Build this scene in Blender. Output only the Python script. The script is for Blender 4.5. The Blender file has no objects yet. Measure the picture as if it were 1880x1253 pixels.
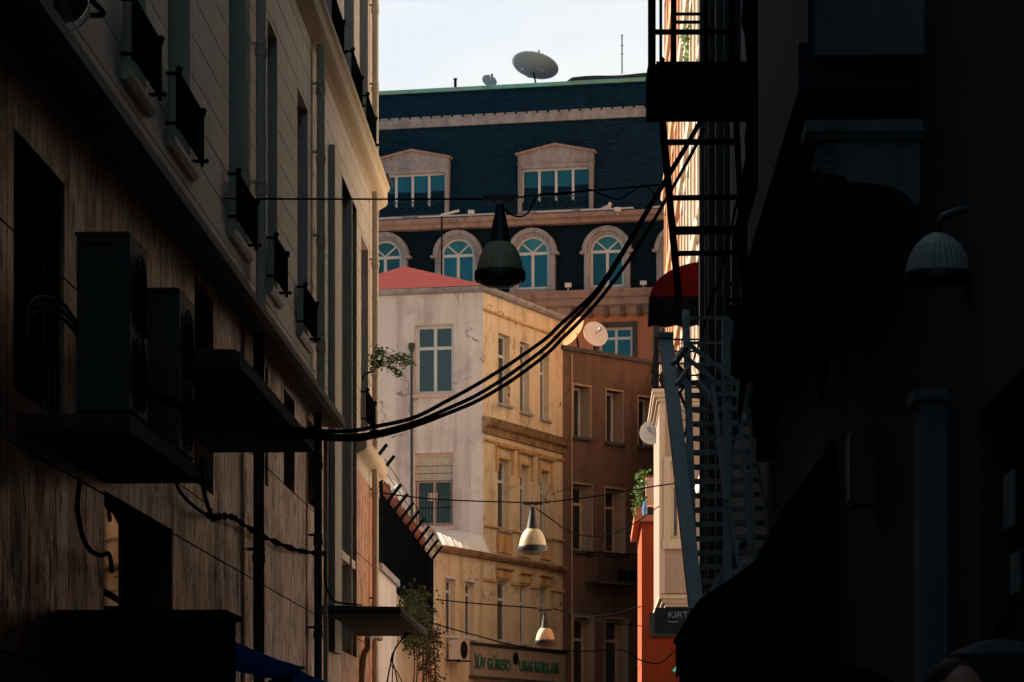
import bpy, bmesh, math, random
from mathutils import Vector, Matrix
random.seed(7)
R = math.radians
SC = bpy.context.scene
COL = SC.collection

# ------------------------------------------------------------------ camera, sky, sun, exposure
FOC = 105.0 / 36.0 * 1880.0
EYE = 1.6
HOR = 1420.0
cd = bpy.data.cameras.new('camera'); cam = bpy.data.objects.new('camera', cd); COL.objects.link(cam)
cam.location = (0, 0, EYE); cam.rotation_euler = (R(90), 0, 0)
cd.lens = 105; cd.sensor_width = 36; cd.shift_y = (HOR - 626.5) / 1880.0
cd.clip_start = 0.5; cd.clip_end = 2000
cd.dof.use_dof = True; cd.dof.focus_distance = 33; cd.dof.aperture_fstop = 9
SC.camera = cam

SUN_DIR = Vector((-0.74, 0.45, 0.62)).normalized()
elev = math.asin(SUN_DIR.z); azim = math.atan2(SUN_DIR.x, SUN_DIR.y)
sl = bpy.data.lights.new('sun', 'SUN'); sl.energy = 5.0; sl.angle = R(0.5); sl.color = (1.0, 0.84, 0.67)
so = bpy.data.objects.new('sun', sl); COL.objects.link(so)
so.rotation_euler = SUN_DIR.to_track_quat('Z', 'Y').to_euler(); so.location = (-40, 60, 60)

W = bpy.data.worlds.new('World'); SC.world = W; W.use_nodes = True
wn, wl = W.node_tree.nodes, W.node_tree.links
bg = wn['Background']; bg.inputs['Strength'].default_value = 0.05
sky = wn.new('ShaderNodeTexSky'); sky.sky_type = 'NISHITA'; sky.sun_disc = False
sky.sun_elevation = elev; sky.sun_rotation = azim; sky.dust_density = 1.5; sky.ozone_density = 1.5
tint = wn.new('ShaderNodeMix'); tint.data_type = 'RGBA'; tint.blend_type = 'MULTIPLY'; tint.inputs[0].default_value = 1
wl.new(sky.outputs[0], tint.inputs[6]); tint.inputs[7].default_value = (0.80, 1.0, 0.84, 1)
tcw = wn.new('ShaderNodeTexCoord')
cn = wn.new('ShaderNodeTexNoise'); cn.inputs['Scale'].default_value = 3.2; cn.inputs['Detail'].default_value = 7
mpw = wn.new('ShaderNodeMapping'); mpw.inputs['Scale'].default_value = (1, 1, 2.2)
wl.new(tcw.outputs['Generated'], mpw.inputs[0]); wl.new(mpw.outputs[0], cn.inputs['Vector'])
sep = wn.new('ShaderNodeSeparateXYZ'); wl.new(tcw.outputs['Generated'], sep.inputs[0])
# a bright cloud bank stands to the north (+Y), thinning overhead
mr = wn.new('ShaderNodeMapRange'); mr.inputs[1].default_value = -0.1; mr.inputs[2].default_value = 0.9
mr.inputs[3].default_value = -0.25; mr.inputs[4].default_value = 0.65
wl.new(sep.outputs['Y'], mr.inputs[0])
ad = wn.new('ShaderNodeMath'); ad.operation = 'ADD'; wl.new(cn.outputs[0], ad.inputs[0]); wl.new(mr.outputs[0], ad.inputs[1])
mr2 = wn.new('ShaderNodeMapRange'); mr2.inputs[1].default_value = 0.45; mr2.inputs[2].default_value = 0.98; mr2.interpolation_type = 'SMOOTHSTEP'
wl.new(ad.outputs[0], mr2.inputs[0])
mx = wn.new('ShaderNodeMix'); mx.data_type = 'RGBA'
wl.new(mr2.outputs[0], mx.inputs[0]); wl.new(tint.outputs[2], mx.inputs[6])
CLOUD = 6.0
c2 = wn.new('ShaderNodeTexNoise'); c2.inputs['Scale'].default_value = 9; c2.inputs['Detail'].default_value = 8; c2.inputs['Roughness'].default_value = .55
wl.new(mpw.outputs[0], c2.inputs['Vector'])
r2_ = wn.new('ShaderNodeMapRange'); r2_.inputs[1].default_value = .38; r2_.inputs[2].default_value = .62; wl.new(c2.outputs[0], r2_.inputs[0])
cm = wn.new('ShaderNodeMix'); cm.data_type = 'RGBA'; wl.new(r2_.outputs[0], cm.inputs[0])
cm.inputs[6].default_value = (.82 * CLOUD, .89 * CLOUD, .95 * CLOUD, 1); cm.inputs[7].default_value = (.95 * CLOUD, .96 * CLOUD, .95 * CLOUD, 1)
wl.new(cm.outputs[2], mx.inputs[7])
wl.new(mx.outputs[2], bg.inputs[0])
SC.view_settings.view_transform = 'Standard'; SC.view_settings.look = 'None'
SC.view_settings.exposure = 1.75; SC.view_settings.gamma = 1.0
SC.render.engine = 'CYCLES'
try:
    SC.cycles.max_bounces = 10; SC.cycles.diffuse_bounces = 6; SC.cycles.use_denoising = True
except Exception:
    pass

# ------------------------------------------------------------------ materials
def new_mat(name):
    m = bpy.data.materials.new(name); m.use_nodes = True
    return m, m.node_tree.nodes, m.node_tree.links, m.node_tree.nodes['Principled BSDF']

def simple(name, c, rough=0.6, metal=0.0, var=0.25, scale=6.0, bump=0.0, spec=0.5):
    m, n, l, p = new_mat(name)
    g = n.new('ShaderNodeNewGeometry')
    t = n.new('ShaderNodeTexNoise'); t.inputs['Scale'].default_value = scale; t.inputs['Detail'].default_value = 5
    l.new(g.outputs['Position'], t.inputs['Vector'])
    x = n.new('ShaderNodeMix'); x.data_type = 'RGBA'
    x.inputs[6].default_value = (*[v * (1 - var) for v in c], 1); x.inputs[7].default_value = (*[min(1, v * (1 + var)) for v in c], 1)
    l.new(t.outputs[0], x.inputs[0]); l.new(x.outputs[2], p.inputs['Base Color'])
    p.inputs['Roughness'].default_value = rough; p.inputs['Metallic'].default_value = metal
    p.inputs['Specular IOR Level'].default_value = spec
    if bump:
        b = n.new('ShaderNodeBump'); b.inputs['Strength'].default_value = bump; b.inputs['Distance'].default_value = 0.02
        l.new(t.outputs[0], b.inputs['Height']); l.new(b.outputs[0], p.inputs['Normal'])
    return m

def plaster(name, c1, c2, stain, blot=0.5, streak=0.5, blot_sc=0.6, streak_h=3.0, streak_v=0.25, fine=18, bump=0.25, rough=0.9, lo=0.42, hi=0.66, spec=0.25, crack=0):
    """weathered wall: broad blotches of c1/c2, vertical rain streaks and grime of colour stain, fine grain"""
    m, n, l, p = new_mat(name)
    g = n.new('ShaderNodeNewGeometry')
    def noise(scale, vec, det=6, rgh=0.6):
        mp = n.new('ShaderNodeMapping'); mp.inputs['Scale'].default_value = vec
        l.new(g.outputs['Position'], mp.inputs[0])
        t = n.new('ShaderNodeTexNoise'); t.inputs['Scale'].default_value = scale; t.inputs['Detail'].default_value = det
        t.inputs['Roughness'].default_value = rgh
        l.new(mp.outputs[0], t.inputs['Vector']); return t
    def ramp(src, a, b):
        r = n.new('ShaderNodeMapRange'); r.inputs[1].default_value = a; r.inputs[2].default_value = b
        l.new(src.outputs[0], r.inputs[0]); return r
    def mix(f, a, b, amt=1.0):
        x = n.new('ShaderNodeMix'); x.data_type = 'RGBA'
        mu = n.new('ShaderNodeMath'); mu.operation = 'MULTIPLY'; mu.inputs[1].default_value = amt
        l.new(f.outputs[0], mu.inputs[0]); l.new(mu.outputs[0], x.inputs[0])
        for s, v in ((6, a), (7, b)):
            if isinstance(v, tuple): x.inputs[s].default_value = (*v, 1)
            else: l.new(v.outputs[2], x.inputs[s])
        return x
    b1 = noise(blot_sc, (1, 1, 0.8), 8)
    x1 = mix(ramp(b1, 0.3, 0.7), c1, c2, 1.0)
    s1 = noise(1.0, (streak_h, streak_h, streak_v), 7, 0.65)
    x2 = mix(ramp(s1, lo, hi), x1, stain, streak)
    b2 = noise(blot_sc * 2.3, (1, 1, 1), 10, 0.7)
    x3 = mix(ramp(b2, 0.52, 0.72), x2, stain, blot)
    f1 = noise(fine, (1, 1, 0.7), 5)
    x4 = mix(ramp(f1, 0.35, 0.75), x3, tuple(v * 0.72 for v in c1), 0.35)
    if crack:
        wob = noise(2.2, (1, 1, 1), 6, .6); add = n.new('ShaderNodeVectorMath'); add.operation = 'MULTIPLY_ADD'
        l.new(wob.outputs['Color'], add.inputs[0]); add.inputs[1].default_value = (.55, .55, .55); l.new(g.outputs['Position'], add.inputs[2])
        vo = n.new('ShaderNodeTexVoronoi'); vo.feature = 'DISTANCE_TO_EDGE'; vo.inputs['Scale'].default_value = .42; l.new(add.outputs[0], vo.inputs['Vector'])
        lt = n.new('ShaderNodeMath'); lt.operation = 'LESS_THAN'; lt.inputs[1].default_value = .006; l.new(vo.outputs['Distance'], lt.inputs[0])
        mk = ramp(noise(.8, (1, 1, 1), 4), .5, .56); mm = n.new('ShaderNodeMath'); mm.operation = 'MULTIPLY'; l.new(lt.outputs[0], mm.inputs[0]); l.new(mk.outputs[0], mm.inputs[1])
        x4 = mix(mm, x4, tuple(v * .5 for v in stain), .8)
        # patched repairs: straight-edged areas of slightly other tone
        v2 = n.new('ShaderNodeTexVoronoi'); v2.distance = 'CHEBYCHEV'; v2.inputs['Scale'].default_value = .5; l.new(g.outputs['Position'], v2.inputs['Vector'])
        sx_ = n.new('ShaderNodeSeparateColor'); l.new(v2.outputs['Color'], sx_.inputs[0])
        gt = n.new('ShaderNodeMath'); gt.operation = 'GREATER_THAN'; gt.inputs[1].default_value = .72; l.new(sx_.outputs[0], gt.inputs[0])
        x4 = mix(gt, x4, tuple(v * .8 for v in c2), .35)
    l.new(x4.outputs[2], p.inputs['Base Color']); p.inputs['Roughness'].default_value = rough
    p.inputs['Specular IOR Level'].default_value = spec
    bp = n.new('ShaderNodeBump'); bp.inputs['Strength'].default_value = bump; bp.inputs['Distance'].default_value = 0.02
    l.new(f1.outputs[0], bp.inputs['Height']); l.new(bp.outputs[0], p.inputs['Normal'])
    return m

def travertine(name):
    """vein-cut stone cladding: dark vertical pits and veins, panel joints"""
    m, n, l, p = new_mat(name)
    g = n.new('ShaderNodeNewGeometry')
    def noise(scale, vec, det=8, rgh=0.65):
        mp = n.new('ShaderNodeMapping'); mp.inputs['Scale'].default_value = vec
        l.new(g.outputs['Position'], mp.inputs[0])
        t = n.new('ShaderNodeTexNoise'); t.inputs['Scale'].default_value = scale; t.inputs['Detail'].default_value = det
        t.inputs['Roughness'].default_value = rgh
        l.new(mp.outputs[0], t.inputs['Vector']); return t
    def rng(src, a, b):
        r = n.new('ShaderNodeMapRange'); r.inputs[1].default_value = a; r.inputs[2].default_value = b
        l.new(src, r.inputs[0]); return r.outputs[0]
    def mix(f, a, b):
        x = n.new('ShaderNodeMix'); x.data_type = 'RGBA'; l.new(f, x.inputs[0])
        for s, v in ((6, a), (7, b)):
            if isinstance(v, tuple): x.inputs[s].default_value = (*v, 1)
            else: l.new(v, x.inputs[s])
        return x.outputs[2]
    base = mix(rng(noise(1, (.8, 3.5, .5)).outputs[0], .3, .7), (0.56, 0.22, 0.105), (0.72, 0.32, 0.165))
    soft = mix(rng(noise(1, (2, 3.0, 1.3), 7, .6).outputs[0], .42, .75), base, (0.28, 0.13, 0.078))
    vein = mix(rng(noise(1, (9, 13, 2.8), 6, .6).outputs[0], .46, .72), soft, (0.21, 0.10, 0.062))
    mott = mix(rng(noise(1, (3, 5.0, 2.6), 10, .74).outputs[0], .53, .66), vein, (0.15, 0.08, 0.052))
    pits = mix(rng(noise(1, (16, 28, 6.5), 5, .6).outputs[0], .60, .66), mott, (0.022, 0.016, 0.014))
    big = mix(rng(noise(.55, (1, 1, 1), 9, .7).outputs[0], .54, .74), pits, (0.085, 0.054, 0.042))
    big = mix(rng(noise(.9, (1, 1.3, 1.1), 8, .65).outputs[0], .56, .70), big, (0.62, 0.31, 0.17)) if False else big
    # joints: vertical every 0.74 m along the street, horizontal every 1.35 m
    sx = n.new('ShaderNodeSeparateXYZ'); l.new(g.outputs['Position'], sx.inputs[0])
    def joint(out, step, w, ofs):
        a = n.new('ShaderNodeMath'); a.operation = 'ADD'; a.inputs[1].default_value = ofs; l.new(out, a.inputs[0])
        d = n.new('ShaderNodeMath'); d.operation = 'MODULO'; d.inputs[1].default_value = step; l.new(a.outputs[0], d.inputs[0])
        c = n.new('ShaderNodeMath'); c.operation = 'LESS_THAN'; c.inputs[1].default_value = w; l.new(d.outputs[0], c.inputs[0]); return c.outputs[0]
    mxx = n.new('ShaderNodeMath'); mxx.operation = 'MAXIMUM'
    l.new(joint(sx.outputs['Y'], .74, .02, 50), mxx.inputs[0]); l.new(joint(sx.outputs['Z'], 1.35, .016, 50.3), mxx.inputs[1])
    fin = mix(mxx.outputs[0], big, (0.02, 0.014, 0.012))
    l.new(fin, p.inputs['Base Color']); p.inputs['Roughness'].default_value = 0.40
    sg = n.new('ShaderNodeRGBToBW'); l.new(fin, sg.inputs[0]); l.new(rng(sg.outputs[0], .03, .30), p.inputs['Specular IOR Level'])
    rg = n.new('ShaderNodeMapRange'); rg.inputs[1].default_value = .04; rg.inputs[2].default_value = .32; rg.inputs[3].default_value = .75; rg.inputs[4].default_value = .36
    l.new(sg.outputs[0], rg.inputs[0]); l.new(rg.outputs[0], p.inputs['Roughness'])
    p.inputs['Specular Tint'].default_value = (1.0, .62, .43, 1)
    bp = n.new('ShaderNodeBump'); bp.inputs['Strength'].default_value = 0.5; bp.inputs['Distance'].default_value = 0.02
    l.new(noise(1, (10, 17, 1.3), 5, .7).outputs[0], bp.inputs['Height']); l.new(bp.outputs[0], p.inputs['Normal'])
    return m

def slate(name, c, w=0.22, h=0.13):
    m, n, l, p = new_mat(name)
    g = n.new('ShaderNodeNewGeometry')
    s = n.new('ShaderNodeSeparateXYZ'); l.new(g.outputs['Position'], s.inputs[0])
    cb = n.new('ShaderNodeCombineXYZ'); l.new(s.outputs['X'], cb.inputs[0]); l.new(s.outputs['Z'], cb.inputs[1])
    b = n.new('ShaderNodeTexBrick'); b.inputs['Scale'].default_value = 1.0
    b.inputs['Brick Width'].default_value = w; b.inputs['Row Height'].default_value = h; b.inputs['Mortar Size'].default_value = 0.008
    b.inputs['Color1'].default_value = (*c, 1); b.inputs['Color2'].default_value = (*[v * 2.0 for v in c], 1)
    b.inputs['Mortar'].default_value = (*[v * 0.4 for v in c], 1)
    l.new(cb.outputs[0], b.inputs['Vector'])
    t = n.new('ShaderNodeTexNoise'); t.inputs['Scale'].default_value = 0.7; t.inputs['Detail'].default_value = 7
    l.new(g.outputs['Position'], t.inputs['Vector'])
    r = n.new('ShaderNodeMapRange'); r.inputs[1].default_value = .35; r.inputs[2].default_value = .75
    l.new(t.outputs[0], r.inputs[0])
    x = n.new('ShaderNodeMix'); x.data_type = 'RGBA'; x.inputs[7].default_value = (c[0] * 1.2, c[1] * 1.5, c[2] * 1.35, 1)
    l.new(r.outputs[0], x.inputs[0]); l.new(b.outputs['Color'], x.inputs[6]); l.new(x.outputs[2], p.inputs['Base Color'])
    p.inputs['Roughness'].default_value = 0.7; p.inputs['Specular IOR Level'].default_value = 0.08
    bp = n.new('ShaderNodeBump'); bp.inputs['Strength'].default_value = 0.6; bp.inputs['Distance'].default_value = 0.02
    l.new(b.outputs['Fac'], bp.inputs['Height']); bp.invert = True; l.new(bp.outputs[0], p.inputs['Normal'])
    return m

def glass(name, c, rough=0.08, spec=0.8, wob=0.02):
    m, n, l, p = new_mat(name)
    g = n.new('ShaderNodeNewGeometry')
    t = n.new('ShaderNodeTexNoise'); t.inputs['Scale'].default_value = 1.6; t.inputs['Detail'].default_value = 2
    l.new(g.outputs['Position'], t.inputs['Vector'])
    x = n.new('ShaderNodeMix'); x.data_type = 'RGBA'
    x.inputs[6].default_value = (*[v * .55 for v in c], 1); x.inputs[7].default_value = (*[v * 1.45 for v in c], 1)
    l.new(t.outputs[0], x.inputs[0])
    oi = n.new('ShaderNodeObjectInfo'); rr = n.new('ShaderNodeMapRange'); rr.inputs[3].default_value = .55; rr.inputs[4].default_value = 1.35
    l.new(oi.outputs['Random'], rr.inputs[0]); vm = n.new('ShaderNodeVectorMath'); vm.operation = 'SCALE'
    l.new(x.outputs[2], vm.inputs[0]); l.new(rr.outputs[0], vm.inputs['Scale']); l.new(vm.outputs[0], p.inputs['Base Color'])
    p.inputs['Roughness'].default_value = rough; p.inputs['Specular IOR Level'].default_value = spec
    bp = n.new('ShaderNodeBump'); bp.inputs['Strength'].default_value = wob * 5; bp.inputs['Distance'].default_value = 0.05
    l.new(t.outputs[0], bp.inputs['Height']); l.new(bp.outputs[0], p.inputs['Normal'])
    return m

def leafy(name, a, b):
    m, n, l, p = new_mat(name)
    g = n.new('ShaderNodeNewGeometry')
    x = n.new('ShaderNodeMix'); x.data_type = 'RGBA'; x.inputs[6].default_value = (*a, 1); x.inputs[7].default_value = (*b, 1)
    l.new(g.outputs['Random Per Island'], x.inputs[0]); l.new(x.outputs[2], p.inputs['Base Color'])
    p.inputs['Roughness'].default_value = 0.55
    tr = n.new('ShaderNodeBsdfTranslucent'); l.new(x.outputs[2], tr.inputs[0])
    ms = n.new('ShaderNodeMixShader'); ms.inputs[0].default_value = 0.35
    l.new(p.outputs[0], ms.inputs[1]); l.new(tr.outputs[0], ms.inputs[2]); l.new(ms.outputs[0], n['Material Output'].inputs[0])
    return m

def fabric(name, c, trans=0.4):
    m, n, l, p = new_mat(name)
    g = n.new('ShaderNodeNewGeometry')
    t = n.new('ShaderNodeTexNoise'); t.inputs['Scale'].default_value = 5; t.inputs['Detail'].default_value = 6
    l.new(g.outputs['Position'], t.inputs['Vector'])
    x = n.new('ShaderNodeMix'); x.data_type = 'RGBA'; x.inputs[6].default_value = (*[v * .7 for v in c], 1); x.inputs[7].default_value = (*c, 1)
    l.new(t.outputs[0], x.inputs[0]); l.new(x.outputs[2], p.inputs['Base Color']); p.inputs['Roughness'].default_value = 0.85; p.inputs['Specular IOR Level'].default_value = 0
    tr = n.new('ShaderNodeBsdfTranslucent'); l.new(x.outputs[2], tr.inputs[0])
    ms = n.new('ShaderNodeMixShader'); ms.inputs[0].default_value = trans
    l.new(p.outputs[0], ms.inputs[1]); l.new(tr.outputs[0], ms.inputs[2]); l.new(ms.outputs[0], n['Material Output'].inputs[0])
    return m

M = dict(
    travertine=travertine('travertine'),
    cream=plaster('cream_render', (0.53, 0.435, 0.355), (0.60, 0.50, 0.41), (0.31, 0.26, 0.215), blot=.25, streak=.3, streak_h=4, fine=30, bump=.12, rough=.6, spec=.45),
    ledge=plaster('ledge_stone', (0.26, 0.22, 0.18), (0.34, 0.29, 0.23), (0.10, 0.09, 0.08), blot=.4, streak=.2),
    cornice=plaster('cornice_render', (0.60, 0.46, 0.31), (0.68, 0.53, 0.36), (0.36, 0.27, 0.18), blot=.2, streak=.25, fine=30, bump=.1),
    pipe_cream=simple('cream_pipe', (0.58, 0.46, 0.32), .5, var=.12),
    pipe_dark=simple('slate_blue_pipe', (0.040, 0.044, 0.046), .6, spec=.2),
    iron=simple('black_iron', (0.006, 0.008, 0.010), .5, var=.4, spec=0),
    guard_teal=simple('dark_teal_iron', (0.006, 0.035, 0.055), .6, spec=.15),
    void=simple('dark_interior', (0.008, 0.009, 0.011), .9, spec=.1),
    glass_dark=glass('dark_window_glass', (0.017, 0.021, 0.024)),
    glass_teal=glass('sky_teal_window_glass', (0.003, 0.088, 0.155), .08, .3),  # teal base colour stands in for the sky reflected in the panes
    glass_arch=glass('grey_teal_fanlight_glass', (0.018, 0.125, 0.165), .08, .3),
    glass_grey=glass('grey_window_glass', (0.020, 0.024, 0.026), .1),
    pvc=simple('white_window_frame', (0.46, 0.46, 0.46), .5, var=.1),
    frame_buff=simple('buff_window_frame', (0.48, 0.34, 0.22), .6, var=.15),
    frame_pink=simple('weathered_pink_frame', (0.50, 0.34, 0.29), .7, var=.2),
    curtain=simple('net_curtain', (0.42, 0.38, 0.30), .9, var=.25, scale=14),
    white=plaster('dirty_white_plaster', (0.59, 0.50, 0.475), (0.66, 0.57, 0.545), (0.24, 0.175, 0.155), blot=.5, streak=.85, blot_sc=.55, streak_h=2.4, streak_v=.14, fine=10, lo=.46, hi=.74, crack=1),
    yellow=plaster('ochre_plaster', (0.54, 0.41, 0.275), (0.63, 0.50, 0.345), (0.20, 0.13, 0.08), blot=.8, streak=.75, crack=1, blot_sc=.7, streak_h=2.5, streak_v=.3, fine=9, lo=.5, hi=.74),
    ochre_trim=plaster('ochre_moulding', (0.52, 0.30, 0.12), (0.60, 0.37, 0.16), (0.09, 0.06, 0.04), blot=.75, streak=.5, blot_sc=1.1),
    grime=plaster('grimy_cornice', (0.26, 0.15, 0.075), (0.36, 0.21, 0.10), (0.03, 0.024, 0.02), blot=.9, streak=.7, blot_sc=1.6),
    brown=plaster('brown_plaster', (0.152, 0.087, 0.066), (0.105, 0.063, 0.050), (0.042, 0.028, 0.025), blot=.8, streak=.7, crack=1, blot_sc=.5, fine=14, lo=.45, hi=.75),
    taupe=plaster('taupe_reveal', (0.30, 0.21, 0.145), (0.35, 0.25, 0.18), (0.16, 0.11, 0.08)),
    slate=slate('teal_slate_tiles', (0.0022, 0.0118, 0.025)),
    dkband=simple('dark_teal_render', (0.0025, 0.009, 0.016), .8, var=.3, scale=2, spec=.08),
    trim=plaster('weathered_stone_trim', (0.27, 0.245, 0.255), (0.34, 0.31, 0.315), (0.065, 0.065, 0.072), blot=.75, streak=.5, blot_sc=1.3, fine=8),
    trim_peach=plaster('peach_stone_trim', (0.32, 0.20, 0.165), (0.30, 0.215, 0.19), (0.10, 0.075, 0.07), blot=.8, streak=.5, blot_sc=1.0, fine=8),
    copper=plaster('verdigris_gutter', (0.06, 0.50, 0.42), (0.26, 0.30, 0.28), (0.16, 0.13, 0.12), blot=.9, streak=.5, blot_sc=.55, streak_h=1.2, streak_v=2),
    tar=simple('black_roofing_felt', (0.014, 0.02, 0.025), .9),
    salmon=plaster('salmon_plaster', (0.44, 0.155, 0.085), (0.50, 0.19, 0.105), (0.22, 0.10, 0.07), blot=.4, streak=.4),
    bright=plaster('ivory_stone', (0.74, 0.67, 0.59), (0.80, 0.73, 0.65), (0.50, 0.42, 0.35), blot=.3, streak=.35),
    peach=plaster('apricot_plaster', (0.50, 0.30, 0.18), (0.55, 0.35, 0.22), (0.32, 0.14, 0.08), blot=.5, streak=.5),
    brick_red=simple('brick_red_paint', (0.42, 0.10, 0.06), .8),
    ivory_mid=plaster('ivory_stone_weathered', (0.50, 0.42, 0.34), (0.56, 0.48, 0.39), (0.26, 0.19, 0.14), blot=.5, streak=.5),
    beige=plaster('bay_beige_plaster', (0.24, 0.172, 0.136), (0.275, 0.197, 0.157), (0.19, 0.13, 0.10), blot=.2, streak=.3, fine=22, bump=.1),
    beige_trim=plaster('bay_ivory_trim', (0.38, 0.29, 0.22), (0.42, 0.32, 0.245), (0.23, 0.165, 0.12), blot=.25, streak=.25),
    red=plaster('vermilion_plaster', (0.33, 0.052, 0.014), (0.37, 0.062, 0.017), (0.15, 0.025, 0.010), blot=.4, streak=.4),
    steel=simple('blue_grey_painted_steel', (0.33, 0.35, 0.345), .55, var=.25, spec=.3),
    black_steel=simple('black_painted_steel', (0.006, 0.008, 0.010), .7, var=.3, spec=0),
    dark_wall=plaster('dark_blue_render', (0.026, 0.037, 0.052), (0.036, 0.051, 0.070), (0.014, 0.019, 0.027), blot=.5, streak=.4),  # dark blue base with darker blotches and streaks
    dark_teal=simple('dark_teal_shutter', (0.030, 0.046, 0.056), .6),
    grey_stone=plaster('grey_carved_stone', (0.13, 0.15, 0.17), (0.18, 0.20, 0.22), (0.045, 0.052, 0.06), blot=.5, streak=.4, blot_sc=1.6),
    rubber=simple('black_cable', (0.006, 0.006, 0.007), .7, var=.2, spec=0),
    lamp_shell=plaster('lamp_shade_shell', (0.52, 0.42, 0.25), (0.58, 0.47, 0.29), (0.12, 0.10, 0.08), blot=.2, streak=.55, blot_sc=5, streak_h=26, streak_v=2, fine=60, bump=.05, rough=.45, lo=.5, hi=.72),
    lamp_black=simple('lamp_black_metal', (0.013, 0.014, 0.017), .45),
    lens=simple('lamp_lens', (0.10, 0.085, 0.07), .25),
    concrete=plaster('dark_concrete', (0.05, 0.047, 0.045), (0.07, 0.066, 0.062), (0.025, 0.023, 0.022), blot=.5, streak=.4),
    asphalt=simple('asphalt', (0.035, 0.034, 0.033), .9, var=.3, scale=12, bump=.2),
    paving=simple('paving_stone', (0.12, 0.105, 0.09), .9, var=.3, scale=5, bump=.2),
    ac=simple('grey_unit_casing', (0.052, 0.055, 0.055), .6, var=.2, spec=.25),
    ac_light=simple('pale_unit_casing', (0.50, 0.38, 0.30), .5, var=.12),
    grille=simple('dark_fan_grille', (0.012, 0.012, 0.013), .7, spec=0),
    tin=simple('white_tin_sheet', (0.62, 0.57, 0.54), .5, var=.25, scale=3, bump=.4),
    rust=plaster('rusty_sheet', (0.22, 0.065, 0.035), (0.16, 0.05, 0.03), (0.05, 0.03, 0.025), blot=.5, streak=.5),
    dish=simple('grey_dish', (0.25, 0.31, 0.37), .55, var=.15, scale=2),
    dish_sun_orange=simple('sunlit_orange_dish', (0.34, 0.155, 0.055), .8, var=.4, scale=5, spec=.1),  # the orange of the sunlight is put into the base colour
    dish_white=simple('white_dish', (0.62, 0.58, 0.55), .55, var=.15, scale=4),
    blue=fabric('blue_tarpaulin', (0.03, 0.27, 0.54), .65),
    maroon=fabric('maroon_canvas', (0.060, 0.0045, 0.005), .15),
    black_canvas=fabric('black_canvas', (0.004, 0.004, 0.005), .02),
    teal_strip=simple('turquoise_edge', (0.02, 0.50, 0.50), .4),
    green=simple('dark_green_letters', (0.012, 0.10, 0.055), .5),
    sign_cream=plaster('cream_sign_board', (0.33, 0.245, 0.185), (0.37, 0.275, 0.21), (0.18, 0.125, 0.095), blot=.45, streak=.5),
    letter_grey=simple('grey_letters', (0.06, 0.066, 0.075), .6),
    letter_dim=simple('faded_letters', (0.06, 0.068, 0.08), .7),
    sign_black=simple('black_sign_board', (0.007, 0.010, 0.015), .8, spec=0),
    bark=simple('bark', (0.05, 0.036, 0.026), .9),
    leaf=leafy('green_leaves', (0.045, 0.10, 0.022), (0.10, 0.19, 0.04)),
    ivy=leafy('ivy_leaves', (0.015, 0.026, 0.008), (0.06, 0.072, 0.02)),
    mirror=simple('polished_mirror_glass', (0.92, 0.92, 0.92), .02, 1.0, var=.01),
    skin=simple('skin', (0.42, 0.19, 0.125), .55, var=.12),
    hair=simple('dark_hair', (0.010, 0.008, 0.007), .7, spec=.1),
    cloth=simple('dark_jacket', (0.02, 0.022, 0.026), .9),
    gull=simple('gull_white', (0.62, 0.62, 0.60), .8),
    gull_grey=simple('gull_grey', (0.26, 0.28, 0.30), .8),
    beak=simple('gull_beak', (0.55, 0.30, 0.05), .6),
    terracotta=simple('terracotta', (0.32, 0.12, 0.06), .8),
    paper=simple('pale_paper', (0.14, 0.17, 0.19), .9, var=.3, scale=20),
    bottle=simple('blue_bottle', (0.08, 0.22, 0.45), .3),
    globe=glass('smoked_globe', (0.02, 0.03, 0.036), .06, .9),
)
def roof_tiles(name):
    m, n, l, p = new_mat(name)
    g = n.new('ShaderNodeNewGeometry')
    w = n.new('ShaderNodeTexWave'); w.wave_type = 'BANDS'; w.bands_direction = 'Z'; w.inputs['Scale'].default_value = 2.6; w.inputs['Distortion'].default_value = 1.2
    l.new(g.outputs['Position'], w.inputs['Vector'])
    t = n.new('ShaderNodeTexNoise'); t.inputs['Scale'].default_value = 3; t.inputs['Detail'].default_value = 8; l.new(g.outputs['Position'], t.inputs['Vector'])
    a = n.new('ShaderNodeMath'); a.operation = 'MULTIPLY'; l.new(w.outputs['Fac'], a.inputs[0]); l.new(t.outputs[0], a.inputs[1])
    x = n.new('ShaderNodeMix'); x.data_type = 'RGBA'; x.inputs[6].default_value = (0.10, 0.0125, 0.0115, 1); x.inputs[7].default_value = (0.13, 0.019, 0.017, 1)
    l.new(a.outputs[0], x.inputs[0]); l.new(x.outputs[2], p.inputs['Base Color']); p.inputs['Roughness'].default_value = .9; p.inputs['Specular IOR Level'].default_value = .05
    b = n.new('ShaderNodeBump'); b.inputs['Strength'].default_value = .5; b.inputs['Distance'].default_value = .04
    l.new(w.outputs['Fac'], b.inputs['Height']); l.new(b.outputs[0], p.inputs['Normal'])
    return m
M['roof_red'] = roof_tiles('red_roof_sheets')

# ------------------------------------------------------------------ helpers
class Frame:
    """a vertical plane: origin on the ground, D along it, N out of it; local coordinates are (a, z, n)"""
    def __init__(s, o, d, n):
        s.o = Vector((o[0], o[1], 0)); s.d = Vector((d[0], d[1], 0)).normalized(); s.n = Vector((n[0], n[1], 0)).normalized()
    def __call__(s, a, z, n=0.0):
        return s.o + s.d * a + s.n * n + Vector((0, 0, z))
    def at(s, u, v, n=0.0):
        """(a, z) of the point of this plane (moved out by n) measured at u, v on the survey photograph"""
        o = s.o + s.n * n; k = (u - 940.0) / FOC
        a = (k * o.y - o.x) / (s.d.x - k * s.d.y)
        return a, EYE + (HOR - v) / FOC * (o.y + a * s.d.y)
    def a(s, u, n=0.0): return s.at(u, 0, n)[0]
    def z(s, u, v, n=0.0): return s.at(u, v, n)[1]

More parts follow.
